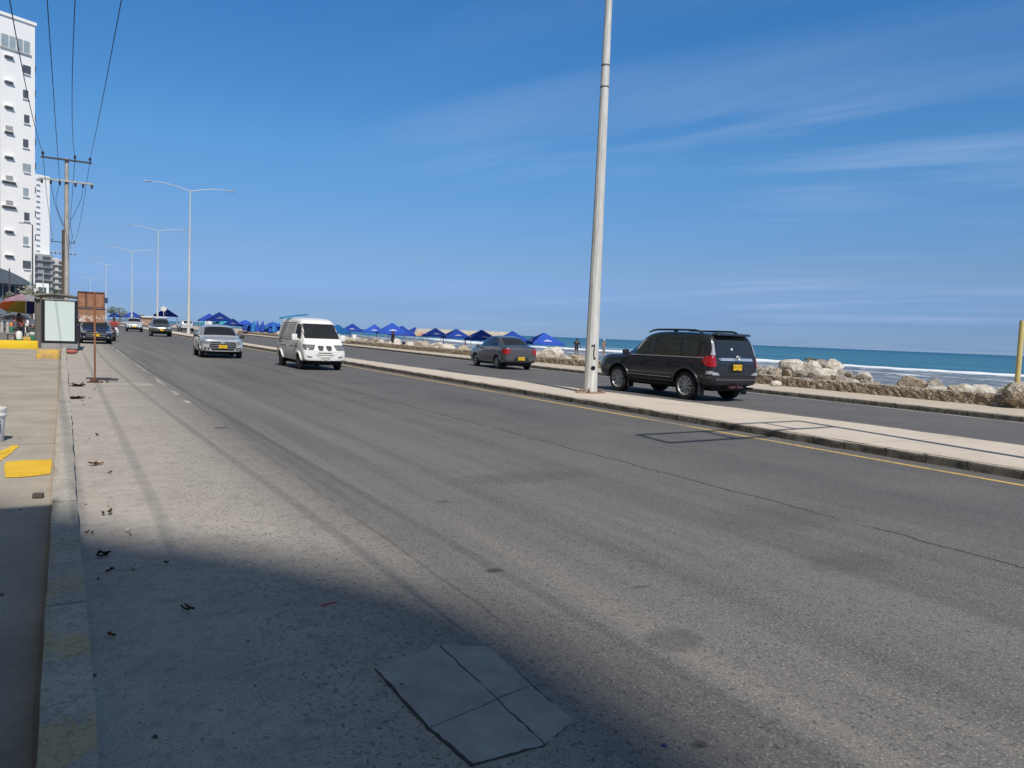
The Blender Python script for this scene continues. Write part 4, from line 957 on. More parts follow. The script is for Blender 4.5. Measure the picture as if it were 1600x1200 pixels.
# vendor corner
def vendor():
    e = empty('parasol', (-2.12, 47.1, .1), 0, 'big parasol with pink, yellow, navy and white gores left of the bus shelter', 'parasol')
    mb = MB(); mb.cyl((0, 0, 0), (0, 0, 2.5), .025, n=8); mb.build('pole', whitem, e, 40)
    cols = [(.05, .05, .26), (.05, .05, .26), (.55, .45, .10), (.75, .28, .08), (.75, .28, .38), (.60, .42, .52), (.50, .50, .54), (.72, .70, .56)]
    e.rotation_euler = (rad(-15), 0, 0)
    for k in range(8):
        mb = MB(); a0 = math.pi*k/4; a1 = a0+math.pi/4; b = mb.b; rows = []
        for (r_, z) in ((.02, 2.62), (.5, 2.50), (.95, 2.24), (1.28, 1.92)):
            rows.append([b.verts.new((math.cos(a)*r_*(1-.04*math.sin((a-a0)*4)), math.sin(a)*r_*(1-.04*math.sin((a-a0)*4)), z+.02*math.sin((a-a0)*4))) for a in [a0+(a1-a0)*j/5 for j in range(6)]])
        for r1, r2 in zip(rows, rows[1:]):
            for j in range(5): b.faces.new((r1[j], r2[j], r2[j+1], r1[j+1]))
        bmesh.ops.solidify(b, geom=b.faces[:], thickness=.008)
        mb.build('gore', M('gore%d' % k, cols[k], None, 3, .8), e, 60)
    person((-2.35, 47.6, .1), rad(170), 'street vendor in dark cap bending over the stall under the parasol', skin_d, cloth('pink_shirt', (.45, .2, .2)), cloth('dark_jeans', (.03, .035, .06)), cloth('cap_black', (.02, .02, .02)), dict(che=(0, .16, 1.22), nek=(0, .26, 1.38), hed=(0, .34, 1.48), top=(0, .38, 1.56), shL=(-.17, .2, 1.33), shR=(.17, .2, 1.33), elL=(-.24, .3, 1.1), elR=(.24, .3, 1.1), haL=(-.2, .5, .98), haR=(.2, .5, .98)), 1.66)
    def cooler(x, y, body, lid, lb):
        c = empty('cooler', (x, y, .1), rad(5), lb, 'cooler')
        mb = MB(); mb.box((0, 0, .22), (.62, .45, .42), 0, .04, (1.06, 1.06)); mb.build('body', body, c, 40)
        mb = MB(); mb.box((0, 0, .62), (.66, .5, .36), 0, .07, (.86, .86)); mb.build('lid', lid, c, 40)
    gr = M('green_cooler', (.02, .20, .10), None, 3, .4)
    cooler(-1.62, 46.9, gr, whitem, 'green cooler box with white bulging lid beside the bus shelter')
    c = empty('jug', (-2.33, 45.9, .1), 0, 'white and green drink jug at the foot of the stall', 'jug')
    mb = MB(); mb.lathe([(.14, 0), (.16, .02), (.16, .22), (.15, .24)], n=16); mb.build('base', gr, c, 40)
    mb = MB(); mb.lathe([(.15, .24), (.15, .5), (.11, .6), (.05, .64), (.0, .65)], n=16); mb.build('body', whitem, c, 40)
    def stool(x, y, m_, lb):
        s = empty('stool', (x, y, .1), rad(8), lb, 'stool')
        mb = MB(); mb.box((0, 0, .45), (.36, .34, .05), 0, .01); mb.build('seat', m_, s)
        for a in (-.15, .15):
            for b_ in (-.14, .14): mb = MB(); mb.box((a, b_, .21), (.04, .04, .43)); mb.build('leg', m_, s)
        mb = MB(); mb.box((0, -.14, .18), (.26, .02, .03)); mb.build('stretcher', m_, s)
    stool(-2.66, 45.8, M('brown_plastic', (.10, .05, .045), None, 4, .5), 'dark brown stool left of the drink jug')
    mb = MB(); mb.box((0, 0, .18), (.34, .3, .36), 0, .02); o = mb.build('crate', M('yellow_crate', (.55, .36, .06), None, 5, .7), None, 30); o.location = (-1.98, 45.6, .1); tag(o, 'yellow box standing in front of the parasol pole', 'box')
    t = empty('stall_table', (-2.0, 46.7, .1), 0, 'dark stall table with goods under the parasol', 'table')
    mb = MB(); mb.box((0, 0, .86), (.85, .5, .05)); mb.build('tabletop', M('dark_wood', (.06, .045, .04), None, 4, .7), t)
    for a in (-.38, .38):
        for b_ in (-.2, .2): mb = MB(); mb.box((a, b_, .42), (.05, .05, .85)); mb.build('leg', M('dark_wood', (.06, .045, .04)), t)
    for x, c_, h_, lb in ((-.25, (.5, .1, .1), .14, 'red jar on the stall table'), (.0, (.78, .76, .72), .34, 'tall white bottle on the stall table'), (.22, (.55, .25, .25), .12, 'pink tub on the stall table'), (.36, (.7, .66, .6), .10, 'cream tub at the right end of the stall table')):
        small('jar', lambda m: m.lathe([(.06, 0), (.065, .02), (.065, h_*.8), (.04, h_*.92), (.04, h_), (0, h_)], n=12), M('jar%.2f' % x, c_, None, 3, .5), (-2.0+x, 46.7, .987), lb, 'jar')
vendor()
def bollard(x, y, lb, m_, h=.85):
    small('bollard', lambda m: m.lathe([(.15, 0), (.14, .1), (.11, h*.75), (.10, h*.9), (.06, h), (0, h+.02)], n=14), m_, (x, y, .07), lb, 'bollard', 'bollards left of the shelter')
bollard(-4.95, 74.3, 'pale concrete bollard, left of the pair at the photo edge', conc_l); bollard(-4.6, 74.9, 'pale concrete bollard, right of the pair', conc_l)
def cone():
    c = empty('traffic_cone', (-4.38, 75.4, .07), 0, 'orange and dark marker post right of the two bollards', 'marker post')
    mb = MB(); mb.lathe([(.14, 0), (.14, .35), (.12, .5)], n=12); mb.build('base', M('green_plastic', (.05, .12, .05)), c, 40)
    mb = MB(); mb.lathe([(.13, .5), (.12, .75), (.06, .9)], n=12); mb.build('band', M('orange_plastic', (.65, .25, .10)), c, 40)
    mb = MB(); mb.lathe([(.07, .9), (.06, 1.2), (0, 1.22)], n=12); mb.build('top', dk, c, 40)
cone()
# ------------------------------------------------------------------ buildings
wht = M('white_render', (.88, .87, .85), (.84, .83, .81), .25, .85)
win_d = M('window_dark', (.07, .08, .095), (.11, .12, .135), 1.5, .15)
win_g = M('window_pale', (.36, .42, .44), (.28, .34, .37), 1.5, .2)
ac_m = M('ac_unit', (.38, .38, .37), (.30, .30, .30), 4, .6)
def building(label, cx, cy, ang, wdt, dep, h, mat, name='apartment_building'):
    """right-hand near corner at (cx,cy); the front face runs from it in direction ang (to the left); local: u leftwards, v outwards"""
    e = empty(name, (cx, cy, 0), ang, label, 'building')
    # local x = towards the left along the face, local y = out of the face towards the viewer (negative depth behind)
    mb = MB(); mb.box((wdt/2, -dep/2, h/2-.5), (wdt, dep, h+1)); mb.build('wall', mat, e)
    return e
def part_box(e, name, u, z, w_, h_, d, mat, v=0, par=None):
    mb = MB(); mb.box((u, v+d/2-.02, z), (w_, d+.04, h_)); return mb.build(name, mat, par or e)
# tower at the left photo edge
def tower_near():
    e = building('tall white apartment tower with small windows, nearest at the left photo edge', -4.1, 114.2, rad(207), 14, 13, 37.6, wht)
    mb = MB(); mb.box((7, -6.5, 37.7), (14.3, 13.3, .35)); mb.build('parapet', wht, e)
    mb = MB(); mb.box((4.05, .04, 19), (.10, .05, 37)); mb.build('expansion_joint', M('joint_grey', (.35, .35, .34), None, 3, .8), e)
    part_box(e, 'penthouse_window', 2.2, 34.6, 3.4, 1.5, .03, win_g)
    for u in (.55, 1.35, 2.15, 2.95, 3.85): part_box(e, 'mullion', u, 34.6, .07, 1.5, .07, wht)
    part_box(e, 'window_sill', 2.2, 33.75, 3.5, .12, .18, M('sill_grey', (.55, .55, .53), None, 3, .8))
    for k in range(12):
        z = 31.9-3.0*k
        big = k in (5, 6)
        w_ = part_box(e, 'window', .95+.12*(k % 2), z, .62 if k % 4 else .95, 1.0, .02, win_g if k in (4, 5, 7) else win_d)
        part_box(e, 'sill', .95+.12*(k % 2), z-.6, .8, .08, .16, wht, par=e)
        part_box(e, 'ledge', 3.0, z+1.0, 1.5 if big else .95, .10, .40, wht)
        if k in (3, 5, 6, 9, 10): 
            q = part_box(e, 'air_conditioner', 3.0, z+.75+.62, .7, .5, .3, ac_m)
        part_box(e, 'grille', 3.0, z+.78, 1.6 if big else .95, .26, .06, M('grille_grey', (.28, .28, .27), None, 2, .8))
        for j in range(2):
            mb = MB(); mb.box((-.22, -1.6-3.6*j, z+.2), (.45, 1.8, .12)); mb.box((-.42, -1.6-3.6*j, z+.6), (.05, 1.8, .8)); mb.build('balcony', M('balcony_grey', (.42, .42, .41), None, 3, .8), e)
        for u in (6.0, 8.2, 10.6, 12.6): part_box(e, 'window', u, z, 1.0, 1.1, .02, win_d)
tower_near()
def tower_far():
    e = building('second white tower with thin ledges, farther off beside the first', -11.0, 500, rad(212), 26, 22, 79.0, wht)
    for k in range(26):
        z = 76.5-3.0*k
        for u, w_ in ((2.5, 2.0), (5.0, 1.2)): part_box(e, 'ledge', u+4, z, w_, .3, .6, M('ledge_grey', (.50, .50, .50), None, 3, .8))
        mb = MB(); mb.box((-.5, -4, z), (1.2, 6, .35)); mb.build('balcony', M('balcony_white', (.62, .62, .61), None, 3, .8), e)
    mb = MB(); mb.box((2.5, 1, 17), (9, 8, 34)); mb.build('annex', wht, e)
    part_box(e, 'annex_window', 2.0, 25, 3, 1.4, .1, win_d, v=5)
tower_far()
def flats(label, cx, cy, ang, w_, d_, h, mat, nf, cols, gm):
    e = building(label, cx, cy, ang, w_, d_, h, mat)
    for k in range(nf):
        z = h-(k+.6)*h/nf
        part_box(e, 'balcony_slab', w_/2, z-h/nf*.42, w_*1.02, .35, .9, gm)
        for c in range(cols): part_box(e, 'window', w_*(c+.5)/cols, z+.1, w_/cols*.6, h/nf*.5, .05, win_d)
    return e
flats('grey block of flats with dark balconies right of the white towers', -8.5, 452, rad(205), 18, 14, 32.5, M('grey_render', (.34, .345, .35), (.26, .265, .27), .3, .9), 10, 3, M('slab_grey', (.22, .22, .23), None, 3, .9))
flats('pale narrow block of flats just left of the power pole', -3.0, 470, rad(195), 8.5, 14, 31.8, M('cream_render', (.58, .55, .52), (.48, .46, .44), .3, .9), 10, 2, M('slab_grey', (.22, .22, .23)))
flats('low white block with dark windows below the grey flats', -6.8, 300, rad(200), 12, 10, 12.5, wht, 3, 3, M('slab_pale', (.6, .6, .6), None, 3, .9))
def pavilion():
    u_ = rad(232)
    e = empty('glass_pavilion', (-4.1, 98.4, -.775), u_, 'grey blue glass fronted pavilion with curved roof at the left edge', 'building')
    wl_ = M('pavilion_wall', (.25, .33, .38), (.20, .27, .33), .6, .8); rf = M('pavilion_roof', (.17, .21, .24), (.13, .165, .19), .8, .7)
    mb = MB(); mb.box((4.5, -3, 1.35), (9, 6, 2.7)); mb.build('wall', wl_, e)
    mb = MB(); mb.box((4.6, -3, 3.25), (8.6, 5.7, 1.15)); mb.build('glass', M('pavilion_glass', (.02, .025, .035), None, 2, .12), e)
    for u in (.15, 1.15, 2.3, 3.5, 4.9, 6.4, 8):
        mb = MB(); mb.box((u+.05, -.08, 3.25), (.10, .14, 1.15)); mb.build('mullion', M('mullion_grey', (.30, .36, .40), None, 3, .6), e)
    mb = MB(); mb.box((4.5, -.1, 3.62), (8.9, .1, .06)); mb.build('transom', M('mullion_grey', (.30, .36, .40)), e)
    mb = MB(); b = mb.b; prev = None
    for k in range(15):
        f = k/14; u = -.25+9.5*f; z = 3.75+1.05*math.sin(min(1, f*2.2)*math.pi/2)
        cur = [b.verts.new(p) for p in ((u, .35, 3.7), (u, .35, z), (u, -6, z), (u, -6, 3.7))]
        if prev:
            for j in range(4): b.faces.new((prev[j], prev[(j+1) % 4], cur[(j+1) % 4], cur[j]))
        else: b.faces.new(cur)
        prev = cur
    b.faces.new(prev[::-1]); mb.build('roof', rf, e, 30)
    for u in (1.9, 4.2): mb = MB(); mb.box((u, .02, 1.7), (.35, .05, .6)); mb.build('vent', win_d, e)
    e.scale = (1.5, 1.5, 1.5)
pavilion()
# town on the left outside the frame: it stands along the pavement and is seen mirrored in the car windows
def town_block(label, x1, y0, y1, w_, h, mat):
    e = empty('apartment_building', (x1, y0, 0), 0, label, 'building')
    mb = MB(); mb.box((-w_/2, (y1-y0)/2, h/2), (w_, y1-y0, h)); mb.build('wall', mat, e)
    nf = int(h/3); nw = int((y1-y0)/3.2)
    mbw = MB()
    for k in range(nf):
        for c in range(nw): mbw.box((.02, 1.6+c*3.2, 1.7+k*3), (.06, 1.7, 1.3))
    mbw.build('windows', win_d, e)
    mb = MB()
    for k in range(1, nf): mb.box((.45, (y1-y0)/2, k*3), (.9, (y1-y0)*.96, .14))
    mb.build('balconies', M('slab_pale', (.6, .6, .6)), e)
town_block('beige apartment block along the pavement beside the photographer', -10.0, 2, 36, 12, 27, M('beige_render', (.66, .58, .46), (.56, .49, .39), .3, .9))
town_block('taller beige apartment block farther along, seen mirrored in car glass', -11.0, 38, 84, 12, 33, M('beige_render', (.52, .46, .36)))
def side_house():
    # low frontage right behind and left of the photographer; it shades the near pavement
    e = empty('shop_house', (-1.15, -25, 0), 0, 'low shop frontage just behind the photographer that shades the near pavement', 'building')
    mb = MB(); mb.box((-6, 11.8, 4.95), (12, 23.6, 9.9)); mb.build('wall', M('ochre_render', (.34, .27, .18), (.27, .21, .14), .5, .9), e)
    for k in range(6):
        mb = MB(); mb.box((.02, 2+k*3.8, 1.3), (.06, 2.4, 2.3)); mb.build('shop_window', win_d, e)
side_house()
def shadow_tower():
    # the tower whose roof line throws the shade at the photographer's feet (60 m high, 50 m back towards the sun)
    sh = [(-7.5, 8.4), (-.5, 7.0), (.40, 6.0), (.95, 5.5), (1.42, 4.9), (1.95, 3.95), (2.15, 3.2), (2.20, 2.2), (2.2, -4), (-12, -4), (-12, 8.4)]
    H = 60.0; L_ = H/math.tan(SUN_EL); ox, oy = -.13*L_, -.9915*L_
    e = empty('apartment_building', (ox, oy, 0), 0, 'tall rounded tower behind the photographer that throws the foreground shade', 'building')
    mb = MB(); mb.prism(sh, 0, H); mb.build('wall', wht, e)
    mb = MB()
    for k in range(19): mb.prism([(x*.999+.02, y) for x, y in sh], 2+3*k, 2.15+3*k)
    mb.build('floor_bands', M('slab_pale', (.6, .6, .6)), e)
shadow_tower()
def unseen_sign_frame():
    # empty cantilever sign frame over the near carriageway, out of view: its shadow lies across the median
    H = 9.0; k = H/math.tan(SUN_EL); bx, by = 12.15-.13*k, 9.75-.9915*k
    e = empty('unseen_sign_frame', (bx, by, .1), 0, 'unseen empty cantilever sign frame whose shadow falls across the median', 'sign frame')
    mb = MB(); mb.cyl((0, 0, 0), (0, 0, H), .11, .085, n=10); mb.build('post', galv, e, 40)
    mb = MB()
    for z in (H, H-1.05): mb.cyl((0, 0, z), (-4.15, -.25, z), .05, n=8)
    for f in (.27, .62, .995): mb.cyl((-4.15*f, -.25*f, H), (-4.15*f, -.25*f, H-1.05), .05, n=8)
    mb.build('frame', galv, e, 40)
unseen_sign_frame()
def yellow_post():
    e = empty('yellow_post', (22.1, 10.75, .1), 0, 'yellow painted post in a rubble stone base at the right photo edge', 'post')
    mb = MB(); mb.cyl((0, 0, .4), (0, 0, 2.40), .065, n=14); mb.build('post', M('yellow_post_paint', (.62, .52, .20), (.50, .42, .17), 3, .6), e, 40)
    mb = MB(); mb.ball((0, 0, .40), .34, (1.2, .9, .85), 4)
    for v in mb.b.verts: v.co += v.co.normalized()*(noise.noise(v.co*4)*.16+noise.noise(v.co*11)*.07)
    mb.build('stone_base', bpy.data.materials['rubble_stone'], e, 30)
yellow_post()
# ------------------------------------------------------------------ trees
leaf_m = M('foliage', (.055, .075, .025), (.10, .12, .045), 2.5, .7)
def tree(x, y, h, r, lb, palm=False, seed=1, n=420, z0=0, mat=None):
    e = empty('palm_tree' if palm else 'tree', (x, y, z0), 0, lb, 'tree')
    rg = random.Random(seed); bk = M('bark', (.16, .12, .08), (.10, .075, .05), 5, .9)
    mb = MB(); mb.tube([(0, 0, 0), (.1, 0, h*.3), (.05, .1, h*.6), (0, 0, h*.82)], [h*.035, h*.028, h*.02, h*.012], 8)
    if not palm:
        for k in range(5):
            a = k*1.3; mb.tube([(.05, .05, h*.45), (math.cos(a)*r*.4, math.sin(a)*r*.4, h*.62), (math.cos(a)*r*.7, math.sin(a)*r*.7, h*.78)], [h*.016, h*.011, h*.005], 6)
    mb.build('trunk', bk, e, 60)
    b = bmesh.new()
    if palm:
        for k in range(13):
            a = k*.49+rg.uniform(-.1, .1); up = rg.uniform(.2, .9); prev = None
            for j in range(9):
                f = j/8; p = Vector((math.cos(a)*r*f, math.sin(a)*r*f, h*.82+r*(up*f-.9*f*f))); wv = Vector((-math.sin(a), math.cos(a), -.35))*(.16*r*math.sin(math.pi*min(1, f+.08)))
                cur = (b.verts.new(p+wv), b.verts.new(p+Vector((0, 0, .03*r))), b.verts.new(p-Vector((wv.x, wv.y, -wv.z))))
                if prev: b.faces.new((prev[0], prev[1], cur[1], cur[0])); b.faces.new((prev[1], prev[2], cur[2], cur[1]))
                prev = cur
    else:
        cl = [(Vector((rg.gauss(0, .45)*r, rg.gauss(0, .45)*r, h*.72+rg.gauss(0, .28)*r)), rg.uniform(.25, .45)*r) for _ in range(14)]
        for i in range(n):
            c0, cr = rg.choice(cl); d = Vector((rg.gauss(0, 1), rg.gauss(0, 1), rg.gauss(0, 1))).normalized(); c = c0+d*cr*rg.random()**.4
            n1 = Vector((rg.uniform(-1, 1), rg.uniform(-1, 1), rg.uniform(-.4, 1))).normalized()*r*.085; n2 = n1.cross(Vector((rg.uniform(-1, 1), rg.uniform(-1, 1), rg.uniform(-1, 1)))).normalized()*r*.055
            b.faces.new([b.verts.new(c+p) for p in (n1, n2, -n1, -n2)])
    me = bpy.data.meshes.new('crown'); b.to_mesh(me); b.free(); me.materials.append(mat or leaf_m); o = bpy.data.objects.new('crown', me); C.objects.link(o); o.parent = e
    return e
tree(-3.4, 84, 4.6, 1.9, 'pale dusty tree above the bus shelter roof in front of the towers', seed=3, mat=M('dusty_foliage', (.20, .21, .15), (.30, .30, .24), 2.5, .8))
tree(-2.2, 92, 3.7, 1.6, 'low green tree just left of the power pole above the shelter roof', seed=4)
tg = 'trees where the far road bends'
for i, (x, y, h, p) in enumerate(((12.6, 372, 6.6, 0), (15.5, 372, 6.8, 0), (18.5, 375, 5.2, 0), (20.5, 372, 4.4, 0), (17.5, 366, 7.2, 1), (24, 380, 4.6, 1), (27, 385, 4.4, 1))):
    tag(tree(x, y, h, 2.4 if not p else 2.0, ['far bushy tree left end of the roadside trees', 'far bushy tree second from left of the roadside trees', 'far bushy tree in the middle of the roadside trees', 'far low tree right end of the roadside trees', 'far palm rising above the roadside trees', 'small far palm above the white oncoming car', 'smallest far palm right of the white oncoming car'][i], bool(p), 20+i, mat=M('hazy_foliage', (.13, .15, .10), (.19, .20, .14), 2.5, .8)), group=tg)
def beach_bar():
    e = empty('beach_bar', (20, 250, 0), rad(-8), 'low pale roofed beach bar behind the white oncoming car', 'building')
    mb = MB(); mb.box((0, 0, 1.2), (9, 5, 2.4)); mb.build('wall', M('bar_tan', (.36, .24, .17), (.28, .19, .14), 1, .9), e)
    mb = MB(); mb.box((0, 0, 2.55), (10, 6, .35), taper=(.9, .8)); mb.build('roof', M('bar_roof', (.62, .60, .56), None, 1, .8), e)
beach_bar()
# ------------------------------------------------------------------ vehicles
def paint(name, c, metal=.55, rough=.32): return M(name, c, tuple(x*.94 for x in c), 3, rough, metal, .5, .8)
tyre_m = M('tyre_rubber', (.022, .022, .023), (.035, .034, .033), 8, .85); trim_m = M('black_trim', (.018, .018, .02), None, 6, .55)
glass_m = M('tinted_glass', (.018, .019, .021), (.024, .025, .028), 1, .04, 0, .7); chrome_m = M('chrome', (.74, .75, .76), None, 6, .34, .75)
rim_m = M('alloy_rim', (.62, .62, .62), (.52, .52, .52), 8, .38, .35); red_m = M('tail_lamp_red', (.42, .012, .015), (.28, .008, .01), 14, .15, 0, .6, .6)
headl_m = M('headlamp', (.55, .57, .60), (.10, .11, .12), 22, .1, .3, .7, .6)
clear_m = M('clear_lamp', (.62, .64, .66), (.40, .42, .45), 16, .12, .3, .6, .5); platey = M('plate_yellow', (.80, .50, .02), None, 6, .5); platet = M('plate_marks', (.03, .03, .03), None, 6, .6)
under_m = M('underbody', (.012, .012, .013), None, 6, .8); amber_m = M('amber_lamp', (.6, .22, .03), None, 6, .3)
def rpoly(pts, r=.04, n=3):
    out_ = []; k = len(pts)
    for i in range(k):
        p = Vector(pts[i]).to_2d(); a = Vector(pts[i-1]).to_2d(); c = Vector(pts[(i+1) % k]).to_2d()
        d1 = a-p; d2 = c-p; q = min(r, d1.length*.45, d2.length*.45); p1 = p+d1.normalized()*q; p2 = p+d2.normalized()*q
        for j in range(n+1): f = j/n; out_.append(((1-f)**2*p1+2*f*(1-f)*p+f*f*p2))
    return out_
def body_mesh(st):
    b = bmesh.new(); rings = []
    for (y, zb, wb, zm, wm, zs, ws, zt, wt) in st:
        h = [(0, zb), (wb*.62, zb), (wb, zb+.01), ((wb+wm)/2+.02, zb+(zm-zb)*.35), (wm, zm), ((ws+wm)/2+.005, zm+(zs-zm)*.6), (ws, zs), (ws+(wt-ws)*.12, zs+(zt-zs)*.12), (wt+(ws-wt)*.28, zs+(zt-zs)*.62), (wt, zt-min(.05, (zt-zs)*.2)), (wt*.72, zt-.005), (0, zt)]
        ring = [b.verts.new((x, y, z)) for x, z in h]+[b.verts.new((-x, y, z)) for x, z in h[-2:0:-1]]
        rings.append(ring)
    n = len(rings[0])
    for a, c in zip(rings, rings[1:]):
        for j in range(n): b.faces.new((a[j], a[(j+1) % n], c[(j+1) % n], c[j]))
    # caps: quads across
    for ring in (rings[0], rings[-1]):
        h = n//2
        for i in range(0, h):
            a, c = ring[i], ring[i+1]; d, e_ = ring[(n-i-1) % n], ring[(n-i) % n]
            vs = []
            for v in (a, c, d, e_):
                if v not in vs: vs.append(v)
            if len(vs) >= 3:
                try: b.faces.new(vs)
                except ValueError: pass
    bmesh.ops.recalc_face_normals(b, faces=b.faces[:])
    me = bpy.data.meshes.new('body'); b.to_mesh(me); b.free(); return me
def evald(o):
    dg = bpy.context.evaluated_depsgraph_get(); dg.update()
    return bpy.data.meshes.new_from_object(o.evaluated_get(dg))
def make_body(st, wheels, parent, mat, arch=.06, level=2):
    me = body_mesh(st); o = bpy.data.objects.new('body', me); C.objects.link(o)
    ms = o.modifiers.new('s', 'SUBSURF'); ms.levels = level; ms.render_levels = level
    m1 = evald(o); bb = bmesh.new(); bb.from_mesh(m1); bvh = BVHTree.FromBMesh(bb); bb.free()
    o.modifiers.clear(); o.data = m1
    cutters = []
    for (wy, wx, r, tw) in wheels:
        cb = MB()
        for s in (-1, 1): cb.cyl((s*(wx-tw*.9), wy, r), (s*(wx+.5), wy, r), r+arch, n=36)
        co = cb.build('cut', mat); cutters.append(co)
        md = o.modifiers.new('b', 'BOOLEAN'); md.operation = 'DIFFERENCE'; md.object = co; md.solver = 'EXACT'
    m2 = evald(o); o.modifiers.clear(); o.data = m2
    for c in cutters: bpy.data.objects.remove(c)
    m2.materials.clear(); m2.materials.append(mat); m2.materials.append(under_m)
    for p in m2.polygons:
        c = p.center; inside = False
        for (wy, wx, r, tw) in wheels:
            d = math.hypot(c.y-wy, c.z-r)
            if d < r+arch+.012 and abs(c.x) < wx+.2: inside = True
        p.material_index = 1 if inside or p.normal.z < -.8 else 0
    smooth_mesh(m2, 32); o.parent = parent; return o, bvh
def proj(bvh, polys, ax, off, mat, parent, name, cell=.07, skirt=.02, thick_dir=None):
    """clip a grid to each convex polygon, throw it onto the body along an axis, give it depth"""
    b = bmesh.new()
    for pts in polys:
        pts = [Vector(p).to_2d() for p in pts]
        ar = sum(p.x*q.y-q.x*p.y for p, q in zip(pts, pts[1:]+pts[:1]))
        if ar < 0: pts = pts[::-1]
        x0, x1 = min(p.x for p in pts), max(p.x for p in pts); y0, y1 = min(p.y for p in pts), max(p.y for p in pts)
        nx, ny = max(1, int((x1-x0)/cell+1)), max(1, int((y1-y0)/cell+1)); t = bmesh.new()
        g = [[t.verts.new((x0+(x1-x0)*i/nx, y0+(y1-y0)*j/ny, 0)) for i in range(nx+1)] for j in range(ny+1)]
        for j in range(ny):
            for i in range(nx): t.faces.new((g[j][i], g[j][i+1], g[j+1][i+1], g[j+1][i]))
        for p, q in zip(pts, pts[1:]+pts[:1]):
            d = q-p
            if d.length < 1e-6: continue
            bmesh.ops.bisect_plane(t, geom=t.verts[:]+t.edges[:]+t.faces[:], plane_co=(p.x, p.y, 0), plane_no=(d.y, -d.x, 0), clear_outer=True, dist=1e-6)
        vm = {}
        for v in t.verts: vm[v] = b.verts.new((v.co.x, v.co.y, 0))
        for f in t.faces: b.faces.new([vm[v] for v in f.verts])
        t.free()
    A = {'x+': (1, 0, 0), 'x-': (-1, 0, 0), 'y+': (0, 1, 0), 'y-': (0, -1, 0), 'z+': (0, 0, 1)}[ax]; A = Vector(A)
    for v in b.verts:
        u, w_ = v.co.x, v.co.y
        o_ = Vector((0, u, w_)) if ax[0] == 'x' else Vector((u, 0, w_)) if ax[0] == 'y' else Vector((u, w_, 0))
        h = bvh.ray_cast(o_+A*6, -A)
        if h[0] is None:
            q = bvh.find_nearest(o_+A*1.0); v.co = q[0]+A*off
        else: v.co = h[0]+A*off
    bnd = [e for e in b.edges if e.is_boundary]
    r = bmesh.ops.extrude_edge_only(b, edges=bnd); vs = [g for g in r['geom'] if isinstance(g, bmesh.types.BMVert)]
    for v in vs: v.co -= A*(skirt+off)
    bmesh.ops.recalc_face_normals(b, faces=b.faces[:])
    me = bpy.data.meshes.new(name); b.to_mesh(me); b.free()
    # faces must look outwards
    s = sum(p.normal.dot(A)*p.area for p in me.polygons)
    if s < 0: me.flip_normals()
    me.materials.append(mat); smooth_mesh(me, 40)
    o = bpy.data.objects.new(name, me); C.objects.link(o); o.parent = parent; return o
def stroke(pts, w_):
    out_ = []
    for a, c in zip(pts, pts[1:]):
        a, c = Vector(a), Vector(c); d = (c-a).normalized(); n = Vector((-d.y, d.x))*w_/2; e_ = d*w_*.3
        out_.append([a-n-e_, c-n+e_, c+n+e_, a+n-e_])
    return out_
def mir(polys): return [[(-p[0], p[1]) for p in q] for q in polys]
def wheel(parent, x, y, r, w_, s, spokes=7, rim=None, rr_=.68, split=False):
    """s: +1 right side, -1 left side"""
    rim = rim or rim_m
    mb = MB(); R = r; mb.lathe([(R*rr_, -w_/2), (R*.9, -w_/2), (R*.985, -w_*.38), (R, -w_*.2), (R, w_*.2), (R*.985, w_*.38), (R*.9, w_/2), (R*rr_, w_/2), (R*rr_*.96, w_*.3), (R*rr_*.96, -w_*.3), (R*rr_, -w_/2)], n=36, axis='X')
    t = mb.build('wheel', tyre_m, parent, 40); t.location = (x, y, r)
    mb = MB(); o_ = s*w_/2*.92
    mb.lathe([(R*rr_*.99, o_), (R*rr_*.92, o_*1.02), (R*rr_*.88, o_*.8), (R*rr_*.86, o_*.3)], n=36, axis='X', caps=False)
    for k in range(spokes):
        for dk_ in ((-.13, .13) if split else (0,)):
            a = 2*math.pi*k/spokes+dk_; ca, sa = math.cos(a), math.sin(a); ts = R*(.035 if split else .062)
            p = []
            for rad_, dx, tw in ((R*.12, .80, ts*.8), (R*rr_*.93, .90, ts*1.15)):
                for q in (-1, 1):
                    p.append((o_*dx, rad_*ca-q*tw*sa, rad_*sa+q*tw*ca))
            v = [mb.b.verts.new(c) for c in (p[0], p[1], p[3], p[2])]; v2 = [mb.b.verts.new((c[0]-s*.035, c[1], c[2])) for c in (p[0], p[1], p[3], p[2])]
            mb.b.faces.new(v); mb.b.faces.new(v2[::-1])
            for i in range(4): mb.b.faces.new((v[i], v[(i+1) % 4], v2[(i+1) % 4], v2[i]))
    mb.cyl((o_*.5, 0, 0), (o_*.92, 0, 0), R*.15, n=16)
    mb.build('rim', rim, t, 30)
    mb = MB(); mb.cyl((o_*.25, 0, 0), (o_*.45, 0, 0), R*rr_*.9, n=28); mb.build('brake_disc', M('brake_dark', (.02, .02, .02), None, 8, .6, .5), t, 30)
    return t
def arch_lip(bvh, parent, wy, r, hw, mat, ex=.02, rad_=.03):
    for s in (-1, 1):
        mb = MB(); pts = []
        for k in range(21):
            a = math.pi*(-.06+1.12*k/20); y = wy+math.cos(a)*hw; z = r+math.sin(a)*hw
            h = bvh.ray_cast(Vector((s*4, y, z)), Vector((-s, 0, 0)))
            if h[0]: pts.append((h[0].x+s*(ex-rad_*.5), y, z))
        mb.tube(pts, rad_, 8); mb.build('wheel_arch', mat, parent, 50)
def side(bvh, parent, polys, mat, name, off=.004, **k):
    return [proj(bvh, polys, a, off, mat, parent, name, **k) for a in ('x-', 'x+')]
